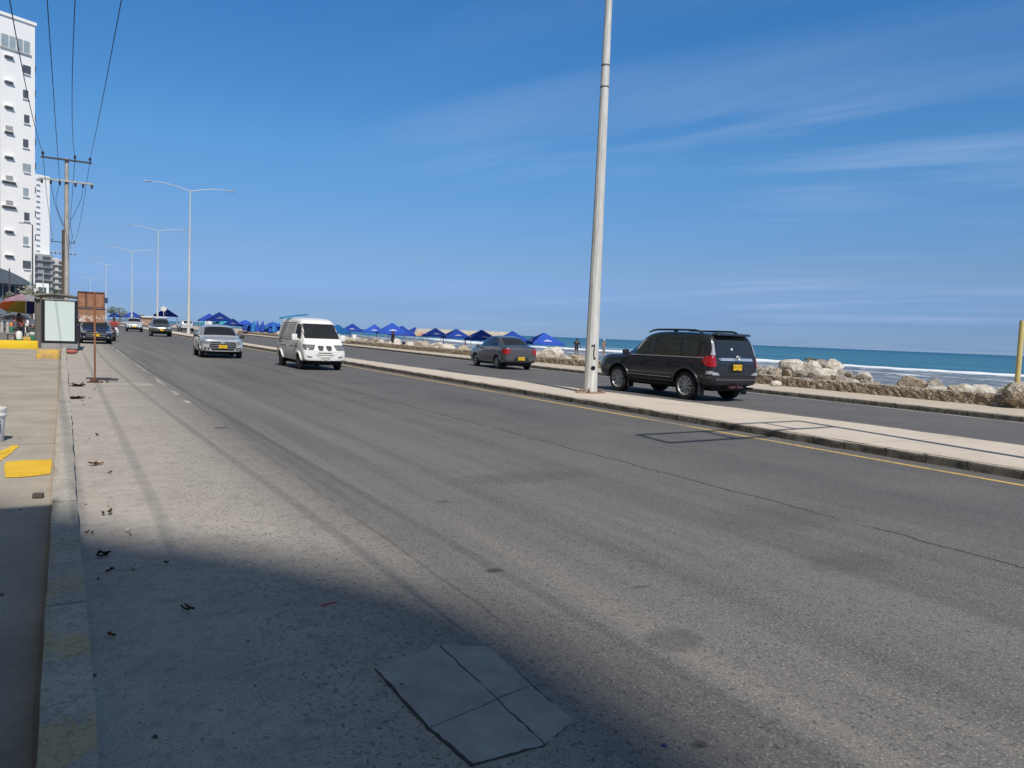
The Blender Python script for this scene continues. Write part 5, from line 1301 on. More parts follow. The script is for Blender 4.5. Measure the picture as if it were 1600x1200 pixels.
def mirror_(parent, x, y, z, mat, s_=1):
    for s in (-1, 1):
        mb = MB(); mb.box((s*(x+.09*s_), y, z), (.19*s_, .10*s_, .14*s_), 0, .045); mb.box((s*(x-.02), y, z-.04), (.12, .05, .05), 0, .01); mb.build('side_mirror', mat, parent, 40)
def plate(parent, y, z, s, mat=platey, w_=.33, x=0, marks=True, tilt=0):
    mb = MB(); mb.box((x, y, z), (w_, .015, .155), 0, .004); p = mb.build('number_plate', mat, parent)
    if marks:
        mb = MB(); n = 6
        for i in range(n):
            cx = x+(-.5+(i+.5)/n)*w_*.86+(.008 if i > 2 else -.008)
            mb.box((cx-.012, y+s*.009, z+.012), (.006, .004, .062)); mb.box((cx+.008, y+s*.009, z+.012+(.012 if i % 2 else -.008)), (.006, .004, .040)); mb.box((cx-.002, y+s*.009, z+.012+(.028 if i % 3 else -.028)), (.022, .004, .007))
        mb.box((x, y+s*.009, z-.055), (w_*.4, .004, .012)); mb.build('plate_marks', platet, p)
def chassis(parent, L_, w_, z0, z1):
    mb = MB(); mb.box((0, 0, (z0+z1)/2), (w_, L_, z1-z0), 0, .03); mb.build('underbody', under_m, parent)
def finish(e, x, y, rz, label, cat, grp):
    e.location = (x, y, 0); e.rotation_euler = (0, 0, rz); tag(e, label, cat, grp); return e
CG = 'vehicles on the road'
# ---- large dark off-roader seen from behind
film_m = M('mirror_film', (.34, .31, .25), (.27, .25, .20), 2, .07, 1)
def big_suv():
    e = empty('off_road_car', (0, 0, 0)); pm = paint('graphite_paint', (.040, .040, .047), .5, .30)
    W = .94
    st = [(-2.36, .52, .70, .70, .80, .92, .76, 1.02, .70), (-2.33, .45, .80, .70, .88, 1.0, .85, 1.16, .80), (-2.22, .42, .84, .70, .925, 1.02, .895, 1.50, .80), (-2.12, .40, .84, .70, .935, 1.05, .905, 1.77, .765), (-1.98, .38, .84, .70, .94, 1.07, .91, 1.83, .765),
          (-1.4, .36, .84, .70, .945, 1.10, .915, 1.855, .77), (-.6, .34, .84, .70, .94, 1.09, .915, 1.86, .77), (-.1, .34, .84, .70, .94, 1.08, .915, 1.85, .77), (.25, .34, .84, .70, .94, 1.08, .91, 1.80, .765),
          (.55, .34, .84, .70, .94, 1.08, .91, 1.64, .745), (.85, .34, .84, .70, .94, 1.08, .905, 1.40, .72), (1.10, .34, .84, .70, .94, 1.06, .90, 1.195, .76), (1.45, .36, .84, .70, .94, 1.03, .89, 1.15, .78), (1.9, .38, .82, .70, .93, 1.02, .87, 1.13, .78),
          (2.18, .42, .80, .70, .90, 1.0, .83, 1.09, .74), (2.34, .46, .74, .70, .84, .96, .76, 1.03, .68), (2.39, .52, .66, .70, .76, .90, .68, .96, .60)]
    wh = [(1.37, .80, .385, .25), (-1.42, .80, .385, .25)]
    bo, bv = make_body(st, wh, e, pm, .075)
    side(bv, e, [rpoly([(1.02, 1.16), (.40, 1.60), (.15, 1.70), (-.10, 1.735), (-.10, 1.16)], .05)], film_m, 'front_side_window')
    side(bv, e, [rpoly([(-.17, 1.16), (-.17, 1.738), (-1.08, 1.745), (-1.14, 1.16)], .05)], film_m, 'rear_side_window')
    side(bv, e, [rpoly([(-1.22, 1.18), (-1.18, 1.735), (-1.88, 1.70), (-2.02, 1.22)], .07)], film_m, 'quarter_window')
    side(bv, e, stroke([(1.05, 1.135), (-2.02, 1.165)], .022), chrome_m, 'window_trim', off=.007, skirt=.01)
    side(bv, e, stroke([(1.04, 1.11), (1.06, .95), (1.02, .42)], .012)+stroke([(-.135, 1.14), (-.14, .42)], .012)+stroke([(-1.19, 1.14), (-1.16, .98), (-.94, .80), (-.90, .42)], .012), trim_m, 'door_seam', off=.002, skirt=.004)
    side(bv, e, [rpoly([(.98, .50), (.98, .56), (-.88, .56), (-.88, .50)], .01)], trim_m, 'side_moulding', off=.02)
    side(bv, e, stroke([(.97, .575), (-.86, .575)], .014), chrome_m, 'side_chrome', off=.024)
    for y in (.06, -.96): side(bv, e, [rpoly([(y, 1.005), (y+.20, 1.005), (y+.20, 1.04), (y, 1.04)], .012)], chrome_m if 0 else pm, 'door_handle', off=.035)
    # rear face
    zz = [rpoly([(-.71, 1.20), (-.66, 1.74), (.66, 1.74), (.71, 1.20)], .08)]
    proj(bv, zz, 'y-', .006, glass_m, e, 'rear_window', cell=.06)
    for s in (-1, 1):
        q = [rpoly([(s*.78, 1.225), (s*.88, 1.225), (s*.92, 1.05), (s*.91, .93), (s*.76, .94), (s*.76, 1.05)], .03)]
        o = proj(bv, q, 'y-', .02, red_m, e, 'tail_lamp', cell=.04, skirt=.04)
        o = proj(bv, [rpoly([(s*.755, 1.235), (s*.845, 1.235), (s*.80, 1.40), (s*.745, 1.60), (s*.72, 1.60)], .03)], 'y-', .02, clear_m, e, 'upper_lamp', cell=.04, skirt=.04)
        proj(bv, [rpoly([(s*.62, .72), (s*.86, .72), (s*.88, .80), (s*0.705, .79)], .02)], 'y-', .02, clear_m, e, 'reflector', cell=.04, skirt=.04)
    for a in ('x-', 'x+'):
        proj(bv, [rpoly([(-2.14, 1.225), (-2.30, 1.20), (-2.33, .93), (-2.16, .95), (-2.00, 1.06), (-2.02, 1.14)], .03)], a, .018, red_m, e, 'tail_lamp', cell=.04, skirt=.04)
        proj(bv, [rpoly([(-2.16, .74), (-2.32, .74), (-2.33, .83), (-2.2, .82)], .02)], a, .016, clear_m, e, 'reflector', cell=.04, skirt=.03)
    proj(bv, [rpoly([(-.62, 1.10), (.62, 1.10), (.60, 1.175), (-.60, 1.175)], .02)], 'y-', .03, chrome_m, e, 'chrome_bar', cell=.05, skirt=.04)
    mb = MB(); mb.tube([(.052*math.cos(a)*1.35, -2.405, 1.19+.052*math.sin(a)) for a in [k*math.pi/10 for k in range(20)]], .009, 6, True)
    mb.tube([(.03*math.cos(a), -2.408, 1.19+.05*math.sin(a)) for a in [k*math.pi/8 for k in range(16)]], .007, 6, True); mb.tube([(.045*math.cos(a), -2.408, 1.212+.020*math.sin(a)) for a in [k*math.pi/8 for k in range(16)]], .007, 6, True)
    mb.build('emblem', chrome_m, e, 60)
    mb = MB(); mb.cyl((-.10, -2.315, 1.40), (-.10, -2.335, 1.40), .038, n=18); st_ = mb.build('sticker', whitem, e, 40)
    h = bv.ray_cast(Vector((-.10, -5, 1.40)), Vector((0, 1, 0)))
    if h[0]: st_.location.y = (h[0].y-.012)-(-2.335)
    proj(bv, [rpoly([(-.30, .80), (.30, .80), (.27, 1.05), (-.27, 1.05)], .03)], 'y-', .003, M('plate_recess', (.015, .015, .018), None, 5, .5), e, 'plate_recess')
    plate(e, -2.405, .93, -1)
    proj(bv, stroke([(-.74, .60), (.74, .60)], .03), 'y-', .03, M('bumper_step', (.10, .10, .11), None, 5, .5), e, 'bumper_step', skirt=.04)
    proj(bv, [rpoly([(-.76, .46), (.76, .46), (.80, .58), (-.80, .58)], .03)], 'y-', .02, pm, e, 'bumper', skirt=.04)
    proj(bv, stroke([(-.66, 1.17), (-.74, 1.05), (-.66, .70), (.66, .70), (.74, 1.05), (.66, 1.17)], .012), 'y-', .003, trim_m, e, 'tailgate_seam', skirt=.005)
    # roof spoiler, rails
    mb = MB(); mb.box((0, -2.13, 1.795), (1.30, .28, .07), 0, .03, (.92, .8)); mb.build('roof_spoiler', pm, e, 40)
    for s in (-1, 1):
        mb = MB(); mb.tube([(s*0.705, .30, 1.80), (s*0.710, .14, 1.855), (s*0.715, -.05, 1.88), (s*0.720, -.8, 1.89), (s*0.715, -1.5, 1.885), (s*0.710, -1.66, 1.86), (s*0.705, -1.78, 1.80)], [.02, .026, .028, .028, .028, .026, .02], 8)
        mb.box((s*.717, -.78, 1.855), (.045, .14, .06), 0, .01); mb.build('roof_rail', M('rail_dark', (.03, .03, .035), None, 4, .35, .4), e, 40)
    # wheels
    for wy in (1.37, -1.42):
        for s in (-1, 1): wheel(e, s*.80, wy, .385, .26, s, 9, None, .70, True)
        arch_lip(bv, e, wy, .385, .49, pm, .02, .035)
    chassis(e, 4.2, 1.25, .28, .5)
    for s in (-1, 1):
        for wy in (.88, -1.93): mb = MB(); mb.box((s*.83, wy, .33), (.22, .02, .32)); mb.build('mud_flap', trim_m, e)
        mb = MB(); mb.box((s*.86, -.02, .385), (.12, 1.7, .05), 0, .02); mb.build('running_board', trim_m, e)
    mb = MB(); mb.box((0, -2.36, .40), (.5, .10, .06), 0, .01); mb.cyl((0, -2.45, .38), (0, -2.45, .47), .025, n=8); mb.build('tow_bar', M('tow_red', (.08, .03, .035), None, 5, .6), e)
    mb = MB(); mb.cyl((.62, -2.2, .36), (.62, -2.42, .36), .035, n=12); mb.build('exhaust', trim_m, e, 40)
    mirror_(e, .93, .92, 1.20, pm, 1.15)
    # front
    proj(bv, [rpoly([(-.68, 1.24), (.68, 1.24), (.60, 1.70), (-.60, 1.70)], .06)], 'y+', .006, glass_m, e, 'windshield', cell=.06)
    for s in (-1, 1): proj(bv, [rpoly([(s*.5, .82), (s*.78, .80), (s*.84, .98), (s*.56, .94)], .03)], 'y+', .02, clear_m, e, 'headlight', cell=.04, skirt=.04)
    proj(bv, [rpoly([(-.42, .62), (.42, .62), (.42, .90), (-.42, .90)], .03)], 'y+', .01, trim_m, e, 'grille', cell=.05)
    return finish(e, 15.20, 16.72, rad(2.0), 'large dark graphite off-road car driving away beside the big lamp post', 'car', CG)
big_suv()
# ---- small saloon cars; rear_view details on both ends
def saloon(col, name, label, x, y, rz, scale=(1, 1, 1), front='grille', hatch=False):
    e = empty(name, (0, 0, 0)); pm = paint(col[0], col[1], .5, .3)
    st = [(-2.10, .42, .60, .58, .68, .80, .66, .90, .60), (-2.06, .34, .70, .56, .80, .86, .77, .99, .72), (-1.95, .28, .76, .56, .84, .90, .81, 1.035, .74), (-1.62, .25, .78, .56, .86, .93, .825, 1.06, .72),
          (-1.35, .24, .78, .56, .865, .945, .83, 1.20, .64), (-1.0, .23, .78, .56, .865, .95, .83, 1.39, .60), (-.6, .22, .78, .56, .865, .95, .83, 1.47, .59), (-.1, .22, .78, .56, .865, .94, .83, 1.49, .59),
          (.35, .22, .78, .56, .865, .93, .825, 1.45, .58), (.74, .22, .78, .56, .865, .905, .82, 1.26, .61), (1.08, .22, .78, .56, .865, .87, .81, .985, .68), (1.28, .22, .78, .56, .86, .85, .80, .925, .71), (1.60, .24, .77, .56, .85, .82, .79, .885, .71),
          (1.88, .26, .76, .56, .83, .81, .77, .865, .68), (2.04, .28, .73, .56, .80, .79, .73, .84, .64), (2.14, .31, .68, .54, .74, .76, .68, .80, .60)]
    if hatch: st[0:5] = [(-1.98, .45, .60, .62, .68, .90, .66, 1.0, .60), (-1.94, .36, .72, .58, .80, .94, .78, 1.14, .70), (-1.86, .30, .76, .56, .84, .95, .82, 1.32, .62), (-1.70, .26, .78, .56, .86, .95, .83, 1.42, .60), (-1.4, .24, .78, .56, .865, .95, .83, 1.46, .60)]
    wh = [(1.28, .74, .30, .19), (-1.22, .74, .30, .19)]
    bo, bv = make_body(st, wh, e, pm, .05)
    side(bv, e, [rpoly([(.96, .985), (.44, 1.34), (.22, 1.395), (-.12, 1.405), (-.12, .985)], .04)], glass_m, 'front_side_window')
    side(bv, e, [rpoly([(-.18, .985), (-.18, 1.405), (-.62, 1.39), (-.90, 1.30), (-1.16, 1.08), (-1.10, .99)], .04)], glass_m, 'rear_side_window')
    side(bv, e, stroke([(.98, .95), (1.0, .80), (.94, .34)], .012)+stroke([(-.15, .97), (-.16, .34)], .012)+stroke([(-1.0, .97), (-1.02, .78), (-.86, .60), (-.82, .34)], .012), trim_m, 'door_seam', off=.002, skirt=.004)
    for yy in (.02, -.86): side(bv, e, [rpoly([(yy, .84), (yy+.17, .84), (yy+.17, .87), (yy, .87)], .01)], pm, 'door_handle', off=.03)
    for a in ('x-', 'x+'):
        proj(bv, [rpoly([(-1.78, .94), (-2.02, .90), (-2.06, .68), (-1.92, .68), (-1.80, .80)], .03)], a, .015, red_m, e, 'tail_lamp', cell=.04, skirt=.03)
        proj(bv, [rpoly([(1.58, .84), (1.66, .76), (2.04, .66), (2.02, .76), (1.8, .83)], .02)], a, .012, headl_m, e, 'headlight', cell=.04, skirt=.03)
    for s in (-1, 1):
        proj(bv, [rpoly([(s*.56, .92), (s*.78, .90), (s*.78, .69), (s*.58, .69)], .04)], 'y-', .02, red_m, e, 'tail_lamp', cell=.04, skirt=.04)
        proj(bv, [rpoly([(s*.46, .725), (s*.76, .80), (s*.80, .67), (s*.58, .635)], .03)], 'y+', .02, headl_m, e, 'headlight', cell=.03, skirt=.04)
        proj(bv, [rpoly([(s*.50, .46), (s*.72, .48), (s*.72, .36), (s*.54, .36)], .02)], 'y+', .008, trim_m, e, 'fog_recess', cell=.04)
        proj(bv, [rpoly([(s*.58, .43), (s*.66, .43), (s*.66, .37), (s*.58, .37)], .02)], 'y+', .02, clear_m, e, 'fog_lamp', cell=.04)
    if hatch: proj(bv, [rpoly([(-.58, 1.0), (-.50, 1.34), (.50, 1.34), (.58, 1.0)], .06)], 'y-', .006, glass_m, e, 'rear_window', cell=.05)
    else: proj(bv, [rpoly([(-.62, -1.62), (.62, -1.62), (.50, -.98), (-.50, -.98)], .08)], 'z+', .006, glass_m, e, 'rear_window', cell=.05)
    proj(bv, [rpoly([(-.67, 1.07), (.67, 1.07), (.56, .47), (-.56, .47)], .08)], 'z+', .006, glass_m, e, 'windshield', cell=.05)
    proj(bv, stroke([(-.74, .62), (.74, .62)], .012)+stroke([(-.56, .97), (-.53, .62)], .01)+stroke([(.56, .97), (.53, .62)], .01), 'y-', .003, trim_m, e, 'boot_seam', skirt=.005)
    proj(bv, [rpoly([(-.40, .40), (.40, .40), (.36, .56), (-.36, .56)], .04)], 'y-', .004, M('bumper_dark', (.03, .03, .033), None, 5, .5), e, 'plate_recess')
    plate(e, -2.135 if not hatch else -2.03, .50, -1)
    proj(bv, [rpoly([(-.42, .35), (.42, .35), (.55, .55), (.47, .725), (-.47, .725), (-.55, .55)], .04)], 'y+', .006, trim_m, e, 'grille', cell=.05)
    proj(bv, stroke([(-.49, .65), (.49, .65)], .018)+stroke([(-.53, .56), (.53, .56)], .018)+stroke([(-.49, .46), (.49, .46)], .016), 'y+', .016, chrome_m, e, 'grille_bar', skirt=.01)
    mb = MB(); mb.box((0, 2.17, .68), (.15, .02, .04), 0, .008); mb.build('emblem', chrome_m, e, 40)
    plate(e, 2.18, .52, 1)
    proj(bv, stroke([(-.6, .27), (.6, .27)], .05), 'y+', .02, pm, e, 'front_lip', skirt=.03)
    for wy in (1.28, -1.22):
        for s in (-1, 1): wheel(e, s*.745, wy, .30, .19, s, 6, None, .68)
        arch_lip(bv, e, wy, .30, .365, pm, .008, .018)
    chassis(e, 3.7, 1.2, .17, .35); mirror_(e, .85, .80, .96, trim_m if front == 'dark' else pm)
    e.scale = scale
    return finish(e, x, y, rz, label, 'car', CG)
saloon(('grey_paint', (.13, .13, .14)), 'car', 'mid grey saloon car driving away on the far carriageway', 17.5, 31.0, rad(-4.5), (.98, .98, 1.02))
saloon(('silver_paint', (.66, .68, .71)), 'car', 'silver saloon car coming towards the camera, left of the white van', 5.85, 37.4, rad(177.5), (1.06, 1.0, 1.0), 'dark')
saloon(('navy_paint', (.030, .034, .075)), 'car', 'dark navy blue saloon standing behind the bus shelter and rusty sign', 1.22, 54.0, rad(181), (1.03, 1, 1.02))
saloon(('white_car_paint', (.75, .75, .74)), 'car', 'white car whose roof shows just above the navy blue saloon', .85, 62.0, rad(180), (1.02, 1, 1.1), hatch=True)
saloon(('ash_paint', (.22, .22, .225)), 'car', 'grey car parked on the forecourt under the parasol at left', -4.7, 79.0, rad(118), (1.05, 1.1, 1.12))
# ---- tall cars: pickup/crossover fronts
def crossover(col, name, label, x, y, rz, sc=(1, 1, 1), front=True):
    e = empty(name, (0, 0, 0)); pm = paint(col[0], col[1], .4, .3)
    st = [(-2.22, .55, .68, .70, .76, .95, .74, 1.05, .68), (-2.18, .46, .76, .68, .84, 1.0, .82, 1.20, .72), (-2.05, .42, .80, .68, .89, 1.02, .86, 1.55, .66), (-1.90, .38, .82, .68, .90, 1.04, .87, 1.68, .64), (-1.4, .34, .82, .68, .91, 1.05, .88, 1.73, .65),
          (-.5, .32, .82, .68, .91, 1.05, .88, 1.75, .65), (.15, .32, .82, .68, .91, 1.04, .88, 1.70, .64), (.55, .32, .82, .68, .91, 1.04, .875, 1.50, .66), (.92, .32, .82, .68, .91, 1.03, .87, 1.22, .72), (1.15, .33, .82, .68, .91, 1.02, .86, 1.12, .76),
          (1.6, .36, .81, .68, .90, .98, .85, 1.07, .76), (1.98, .40, .78, .66, .87, .92, .81, 1.0, .70), (2.14, .44, .72, .64, .80, .86, .72, .92, .62), (2.2, .50, .62, .62, .70, .78, .62, .82, .55)]
    wh = [(1.36, .78, .37, .23), (-1.34, .78, .37, .23)]
    bo, bv = make_body(st, wh, e, pm, .06)
    side(bv, e, [rpoly([(.86, 1.10), (.36, 1.50), (.10, 1.60), (-.10, 1.62), (-.10, 1.10)], .04)], glass_m, 'front_side_window')
    side(bv, e, [rpoly([(-.17, 1.10), (-.17, 1.62), (-1.0, 1.62), (-1.05, 1.10)], .04)], glass_m, 'rear_side_window')
    proj(bv, [rpoly([(-.70, .92), (.70, .92), (.60, .26), (-.60, .26)], .07)], 'z+', .006, glass_m, e, 'windshield', cell=.06)
    proj(bv, [rpoly([(-.64, 1.22), (-.56, 1.60), (.56, 1.60), (.64, 1.22)], .07)], 'y-', .006, glass_m, e, 'rear_window', cell=.06)
    for s in (-1, 1):
        proj(bv, [rpoly([(s*.52, .90), (s*.80, .94), (s*.80, .80), (s*.56, .78)], .03)], 'y+', .02, clear_m, e, 'headlight', cell=.04, skirt=.04)
        proj(bv, [rpoly([(s*.56, .62), (s*.76, .62), (s*.74, .50), (s*.58, .50)], .03)], 'y+', .01, trim_m, e, 'fog_recess', cell=.04)
        proj(bv, [rpoly([(s*.70, 1.15), (s*.82, 1.12), (s*.82, .86), (s*.72, .86)], .03)], 'y-', .02, red_m, e, 'tail_lamp', cell=.04, skirt=.04)
    proj(bv, [rpoly([(-.44, .74), (.44, .74), (.46, .92), (-.46, .92)], .03)], 'y+', .008, trim_m, e, 'upper_grille', cell=.05)
    proj(bv, stroke([(-.44, .83), (.44, .83)], .03), 'y+', .02, chrome_m, e, 'grille_bar')
    proj(bv, [rpoly([(-.48, .46), (.48, .46), (.46, .60), (-.46, .60)], .03)], 'y+', .008, trim_m, e, 'lower_grille', cell=.05)
    plate(e, 2.25, .63, 1, marks=False); plate(e, -2.27, .86, -1, marks=False)
    for wy in (1.36, -1.34):
        for s in (-1, 1): wheel(e, s*.80, wy, .37, .23, s, 6)
        arch_lip(bv, e, wy, .37, .45, trim_m, .012, .03)
    chassis(e, 3.9, 1.2, .26, .45); mirror_(e, .90, .84, 1.15, pm)
    for s in (-1, 1): mb = MB(); mb.tube([(s*.6, .2, 1.72), (s*.61, 0, 1.79), (s*.61, -1.3, 1.79), (s*.6, -1.5, 1.72)], .02, 6); mb.build('roof_rail', trim_m, e, 40)
    e.scale = sc
    return finish(e, x, y, rz, label, 'car', CG)
crossover(('dusty_grey_paint', (.12, .115, .11)), 'off_road_car', 'dusty dark grey off-road car coming along the road under the second lamp', 7.65, 83.5, rad(178), (1.04, 1.05, 1.03))
crossover(('white_suv_paint', (.74, .74, .73)), 'off_road_car', 'white off-road car coming along the road farther off than the grey one', 7.0, 110.5, rad(178), (1.06, 1.0, 1.05))
crossover(('white_suv_paint', (.74, .74, .73)), 'off_road_car', 'white off-road car driving away behind the lamp post, left of the silver one', 16.0, 134, rad(2), (1.1, 1.0, 1.06))
# ---- white minivan
def van():
    e = empty('minivan', (0, 0, 0)); pm = M('van_white', (.80, .80, .79), (.74, .74, .72), 3, .35, 0, .5, .5)
    st = [(-1.92, .50, .62, .70, .70, .98, .68, 1.30, .60), (-1.88, .40, .70, .66, .76, 1.0, .74, 1.62, .62), (-1.78, .34, .72, .66, .78, 1.02, .76, 1.82, .62), (-1.5, .30, .72, .66, .785, 1.05, .765, 1.88, .63), (-.8, .28, .72, .66, .785, 1.06, .77, 1.90, .64), (0, .28, .72, .66, .785, 1.06, .77, 1.90, .64),
          (.55, .28, .72, .66, .785, 1.05, .765, 1.88, .63), (.88, .28, .72, .66, .785, 1.04, .76, 1.80, .62), (1.12, .28, .72, .66, .785, 1.03, .755, 1.58, .63), (1.36, .28, .72, .66, .785, 1.01, .75, 1.34, .65), (1.58, .28, .72, .66, .78, .98, .735, 1.12, .67), (1.74, .30, .71, .64, .775, .88, .72, .98, .66), (1.86, .32, .70, .60, .76, .76, .70, .82, .64), (1.93, .36, .66, .56, .70, .66, .64, .70, .58)]
    wh = [(1.22, .67, .285, .17), (-1.26, .67, .285, .17)]
    bo, bv = make_body(st, wh, e, pm, .055)
    # windshield (front), side windows
    proj(bv, [rpoly([(-.70, 1.14), (.70, 1.14), (.60, 1.67), (-.60, 1.67)], .06)], 'y+', .006, glass_m, e, 'windshield', cell=.05)
    cur = M('curtained_glass', (.42, .41, .39), (.30, .295, .28), 7, .25, 0, .6, 0, stretch=(1, 3, .6))
    side(bv, e, stroke([(.58, 1.06), (-1.64, 1.06)], .016)+stroke([(.5, 1.695), (-1.6, 1.68)], .02), trim_m, 'window_trim', off=.004, skirt=.004)
    side(bv, e, [rpoly([(1.30, 1.10), (1.02, 1.62), (.62, 1.66), (.60, 1.10)], .04)], glass_m, 'front_side_window')
    side(bv, e, [rpoly([(.46, 1.10), (.46, 1.66), (-.46, 1.66), (-.46, 1.10)], .04)], cur, 'middle_side_window')
    side(bv, e, [rpoly([(-.54, 1.10), (-.54, 1.66), (-1.55, 1.62), (-1.60, 1.10)], .05)], cur, 'rear_side_window')
    for q_ in ([(1.32, 1.06), (1.28, .36)], [(.53, 1.72), (.53, .34)], [(-.50, 1.72), (-.50, .34)]): side(bv, e, stroke(q_, .012), trim_m, 'door_seam', off=.002, skirt=.004)
    # dark decal strokes with white band along the side, letters not legible
    side(bv, e, [[(y0, .80), (y0+.13, .80), (y0+.16, .86), (y0+.03, .86)] for y0 in (-1.30, -1.08, -.86, -.64, .1, .32, .70, .92)], M('decal_grey', (.10, .10, .12), None, 8, .5), 'side_decal', off=.003, skirt=.003)
    side(bv, e, [[(-1.5, .93), (-.95, .93), (-.90, .965), (-1.5, .965)]], M('decal_grey', (.10, .10, .12)), 'side_decal', off=.003, skirt=.003)
    for s in (-1, 1):
        proj(bv, [rpoly([(s*.33, .92), (s*.745, .93), (s*.745, .74), (s*.42, .73)], .04)], 'y+', .015, M('headlight_glass', (.30, .32, .33), (.12, .13, .14), 14, .1, .3, .7, .6), e, 'headlight', cell=.03, skirt=.04)
        proj(bv, [rpoly([(s*.03, .89), (s*.26, .89), (s*.24, .72), (s*.08, .71)], .05)], 'y+', .012, M('grille_dark', (.03, .03, .032), None, 9, .5), e, 'grille', cell=.03)
        proj(bv, [rpoly([(s*.46, .50), (s*.66, .53), (s*.64, .46), (s*.50, .44)], .02)], 'y+', .006, M('fog_shade', (.25, .25, .24), None, 9, .5), e, 'fog_recess', cell=.04)
    proj(bv, stroke([(-.24, .625), (.24, .625)], .030)+stroke([(-.32, .555), (.32, .555)], .022)+stroke([(-.28, .49), (.28, .49)], .014), 'y+', .006, trim_m, e, 'air_slot', skirt=.006)
    proj(bv, [rpoly([(-.74, .40), (.74, .40), (.76, .70), (-.76, .70)], .06)], 'y+', .003, pm, e, 'front_bumper', cell=.06, skirt=.01)
    mb = MB(); mb.cyl((0, 1.86, .945), (0, 1.875, .945), .03, n=16); em = mb.build('emblem', chrome_m, e, 40)
    h = bv.ray_cast(Vector((0, 5, .945)), Vector((0, -1, 0)));  em.location.y = h[0].y-1.868 if h[0] else 0
    plate(e, 1.985, .43, 1, M('plate_white', (.62, .62, .58), None, 6, .5))
    for s in (-1, 1):
        proj(bv, [rpoly([(s*.62, 1.0), (s*.72, 1.0), (s*.72, .70), (s*.62, .70)], .03)], 'y-', .015, red_m, e, 'tail_lamp', cell=.04)
    proj(bv, [rpoly([(-.58, 1.12), (.58, 1.12), (.5, 1.62), (-.5, 1.62)], .06)], 'y-', .006, glass_m, e, 'rear_window', cell=.06)
    for wy in (1.22, -1.26):
        for s in (-1, 1): wheel(e, s*.68, wy, .285, .17, s, 5, M('steel_rim', (.30, .30, .30), (.2, .2, .2), 8, .4, .6))
        arch_lip(bv, e, wy, .285, .36, pm, .03, .04)
    chassis(e, 3.3, 1.1, .18, .4)
    for s in (-1, 1):
        mb = MB(); mb.box((s*.90, 1.12, 1.16), (.20, .09, .24), 0, .035); mb.box((s*.79, 1.14, 1.10), (.10, .04, .05)); mb.build('side_mirror', pm, e, 40)
    mb = MB(); mb.tube([(-.5, 1.40, 1.17), (0, 1.52, 1.18), (.35, 1.44, 1.30)], .008, 6); mb.build('wiper', trim_m, e, 40)
    finish(e, 7.82, 28.75, rad(181.3), 'white minivan with pale side windows coming towards the camera on the near carriageway', 'van', CG)
    # blue board strapped on the roof
    o = MB(); b = o.b; top = []
    for k in range(17):
        f = k/16*2-1; w_ = .26*(1-abs(f)**2.6); zz = -.02*f*f+.10*f
        top.append((b.verts.new((-w_, f*.72, zz)), b.verts.new((0, f*.72, zz+.03)), b.verts.new((w_, f*.72, zz)), b.verts.new((0, f*.72, zz-.03))))
    for a, c in zip(top, top[1:]):
        for j in range(4): b.faces.new((a[j], a[(j+1) % 4], c[(j+1) % 4], c[j]))
    so_ = o.build('surfboard', M('board_blue', (.02, .16, .32), (.02, .22, .38), 1.5, .35), None, 50); so_.location = (7.42, 29.6, 1.95); so_.rotation_euler = (0, 0, rad(-62)); tag(so_, 'small blue board lying on the white minivan roof', 'board')
van()
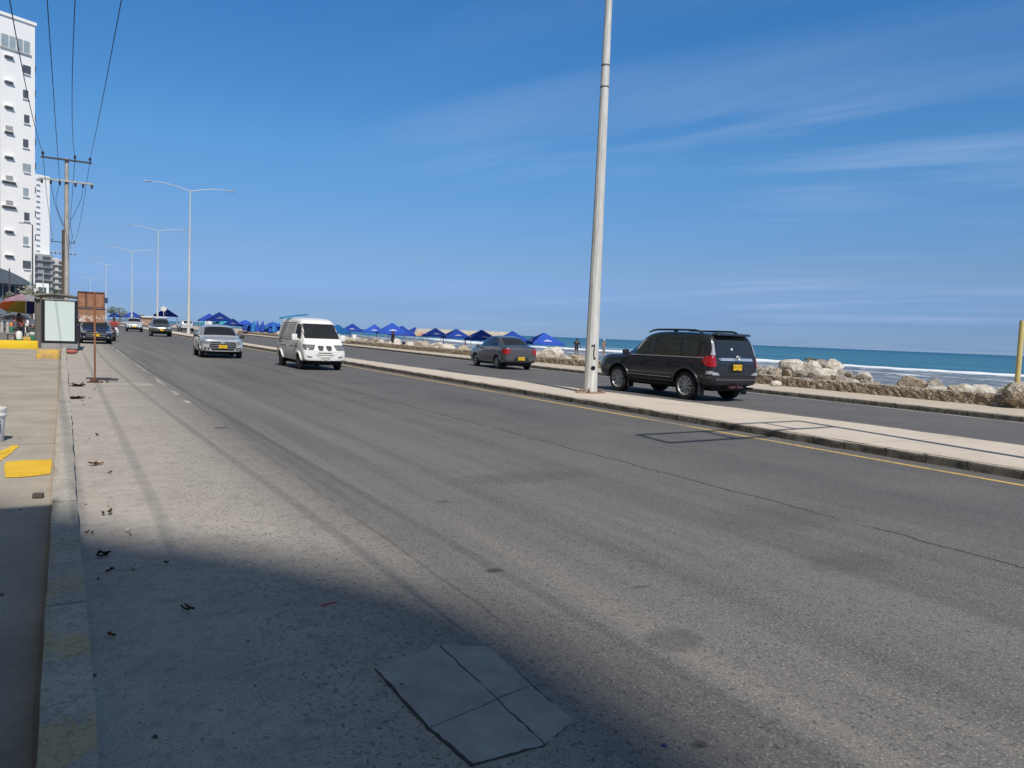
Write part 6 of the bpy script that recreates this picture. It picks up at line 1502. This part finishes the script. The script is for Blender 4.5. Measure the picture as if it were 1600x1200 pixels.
# ---- motorcycle and rider
def motorbike(x, y, rz, label):
    e = empty('motorcycle', (x, y, 0), rz, label, 'motorcycle')
    for yy in (.62, -.62):
        mb = MB(); mb.lathe([(.22, -.05), (.29, -.05), (.30, 0), (.29, .05), (.22, .05), (.22, -.05)], n=24, axis='X'); t = mb.build('wheel', tyre_m, e, 40); t.location = (0, yy, .30)
        mb = MB()
        for k in range(6): a = k*math.pi/3; mb.cyl((0, 0, 0), (0, .23*math.cos(a), .23*math.sin(a)), .012, n=6)
        mb.build('rim', rim_m, t)
    mb = MB(); mb.tube([(0, .62, .30), (0, .45, .80), (0, .40, .95)], .035, 8); mb.build('fork', chrome_m, e, 40)
    mb = MB(); mb.tube([(-.33, .25, 1.03), (-.2, .38, 1.0), (.2, .38, 1.0), (.33, .25, 1.03)], .016, 6); mb.build('handlebar', trim_m, e, 40)
    mb = MB(); mb.ball((0, .18, .78), .2, (.7, 1.3, .6), 3); mb.build('fuel_tank', M('red_tank', (.35, .02, .02), None, 4, .3), e, 60)
    mb = MB(); mb.box((0, -.32, .78), (.26, .7, .09), 0, .03); mb.build('seat', trim_m, e, 40)
    mb = MB(); mb.box((0, 0, .45), (.26, .42, .34), 0, .05); mb.tube([(0, .4, .75), (0, 0, .35), (0, -.62, .30)], .03, 6); mb.tube([(0, .1, .7), (0, -.6, .7), (0, -.62, .30)], .02, 6); mb.build('frame', M('engine_grey', (.1, .1, .1), None, 6, .5, .5), e, 40)
    mb = MB(); mb.ball((0, .52, .88), .09, (1, .8, 1), 2); mb.build('headlight', clear_m, e, 60)
    for s, lx in ((1, 1),): mb = MB(); mb.box((0, .62, .63), (.12, .4, .02), 0, .01); mb.build('fender', M('red_tank', (.35, .02, .02)), e)
motorbike(2.5, 59.2, rad(172), 'motorcycle coming past the right side of the navy blue saloon')
person((2.5, 59.2, .0), rad(172), 'motorcycle rider in reddish shirt and pale trousers beside the navy blue saloon', skin_d, cloth('red_shirt', (.36, .07, .06)), cloth('white_trousers', (.70, .70, .70)), cloth('helmet_dark', (.05, .06, .05)),
       dict(pel=(0, -.25, .90), che=(0, -.18, 1.24), nek=(0, -.12, 1.42), hed=(0, -.09, 1.55), top=(0, -.09, 1.63), hipL=(-.10, -.2, .88), hipR=(.10, -.2, .88), kneL=(-.26, .16, .72), kneR=(.26, .16, .72), ankL=(-.24, -.02, .30), ankR=(.24, -.02, .30), toeL=(-.25, .12, .27), toeR=(.25, .12, .27),
            shL=(-.18, -.16, 1.36), shR=(.18, -.16, 1.36), elL=(-.32, .02, 1.17), elR=(.32, .02, 1.17), haL=(-.31, .22, 1.06), haR=(.31, .22, 1.06)), 1.7)
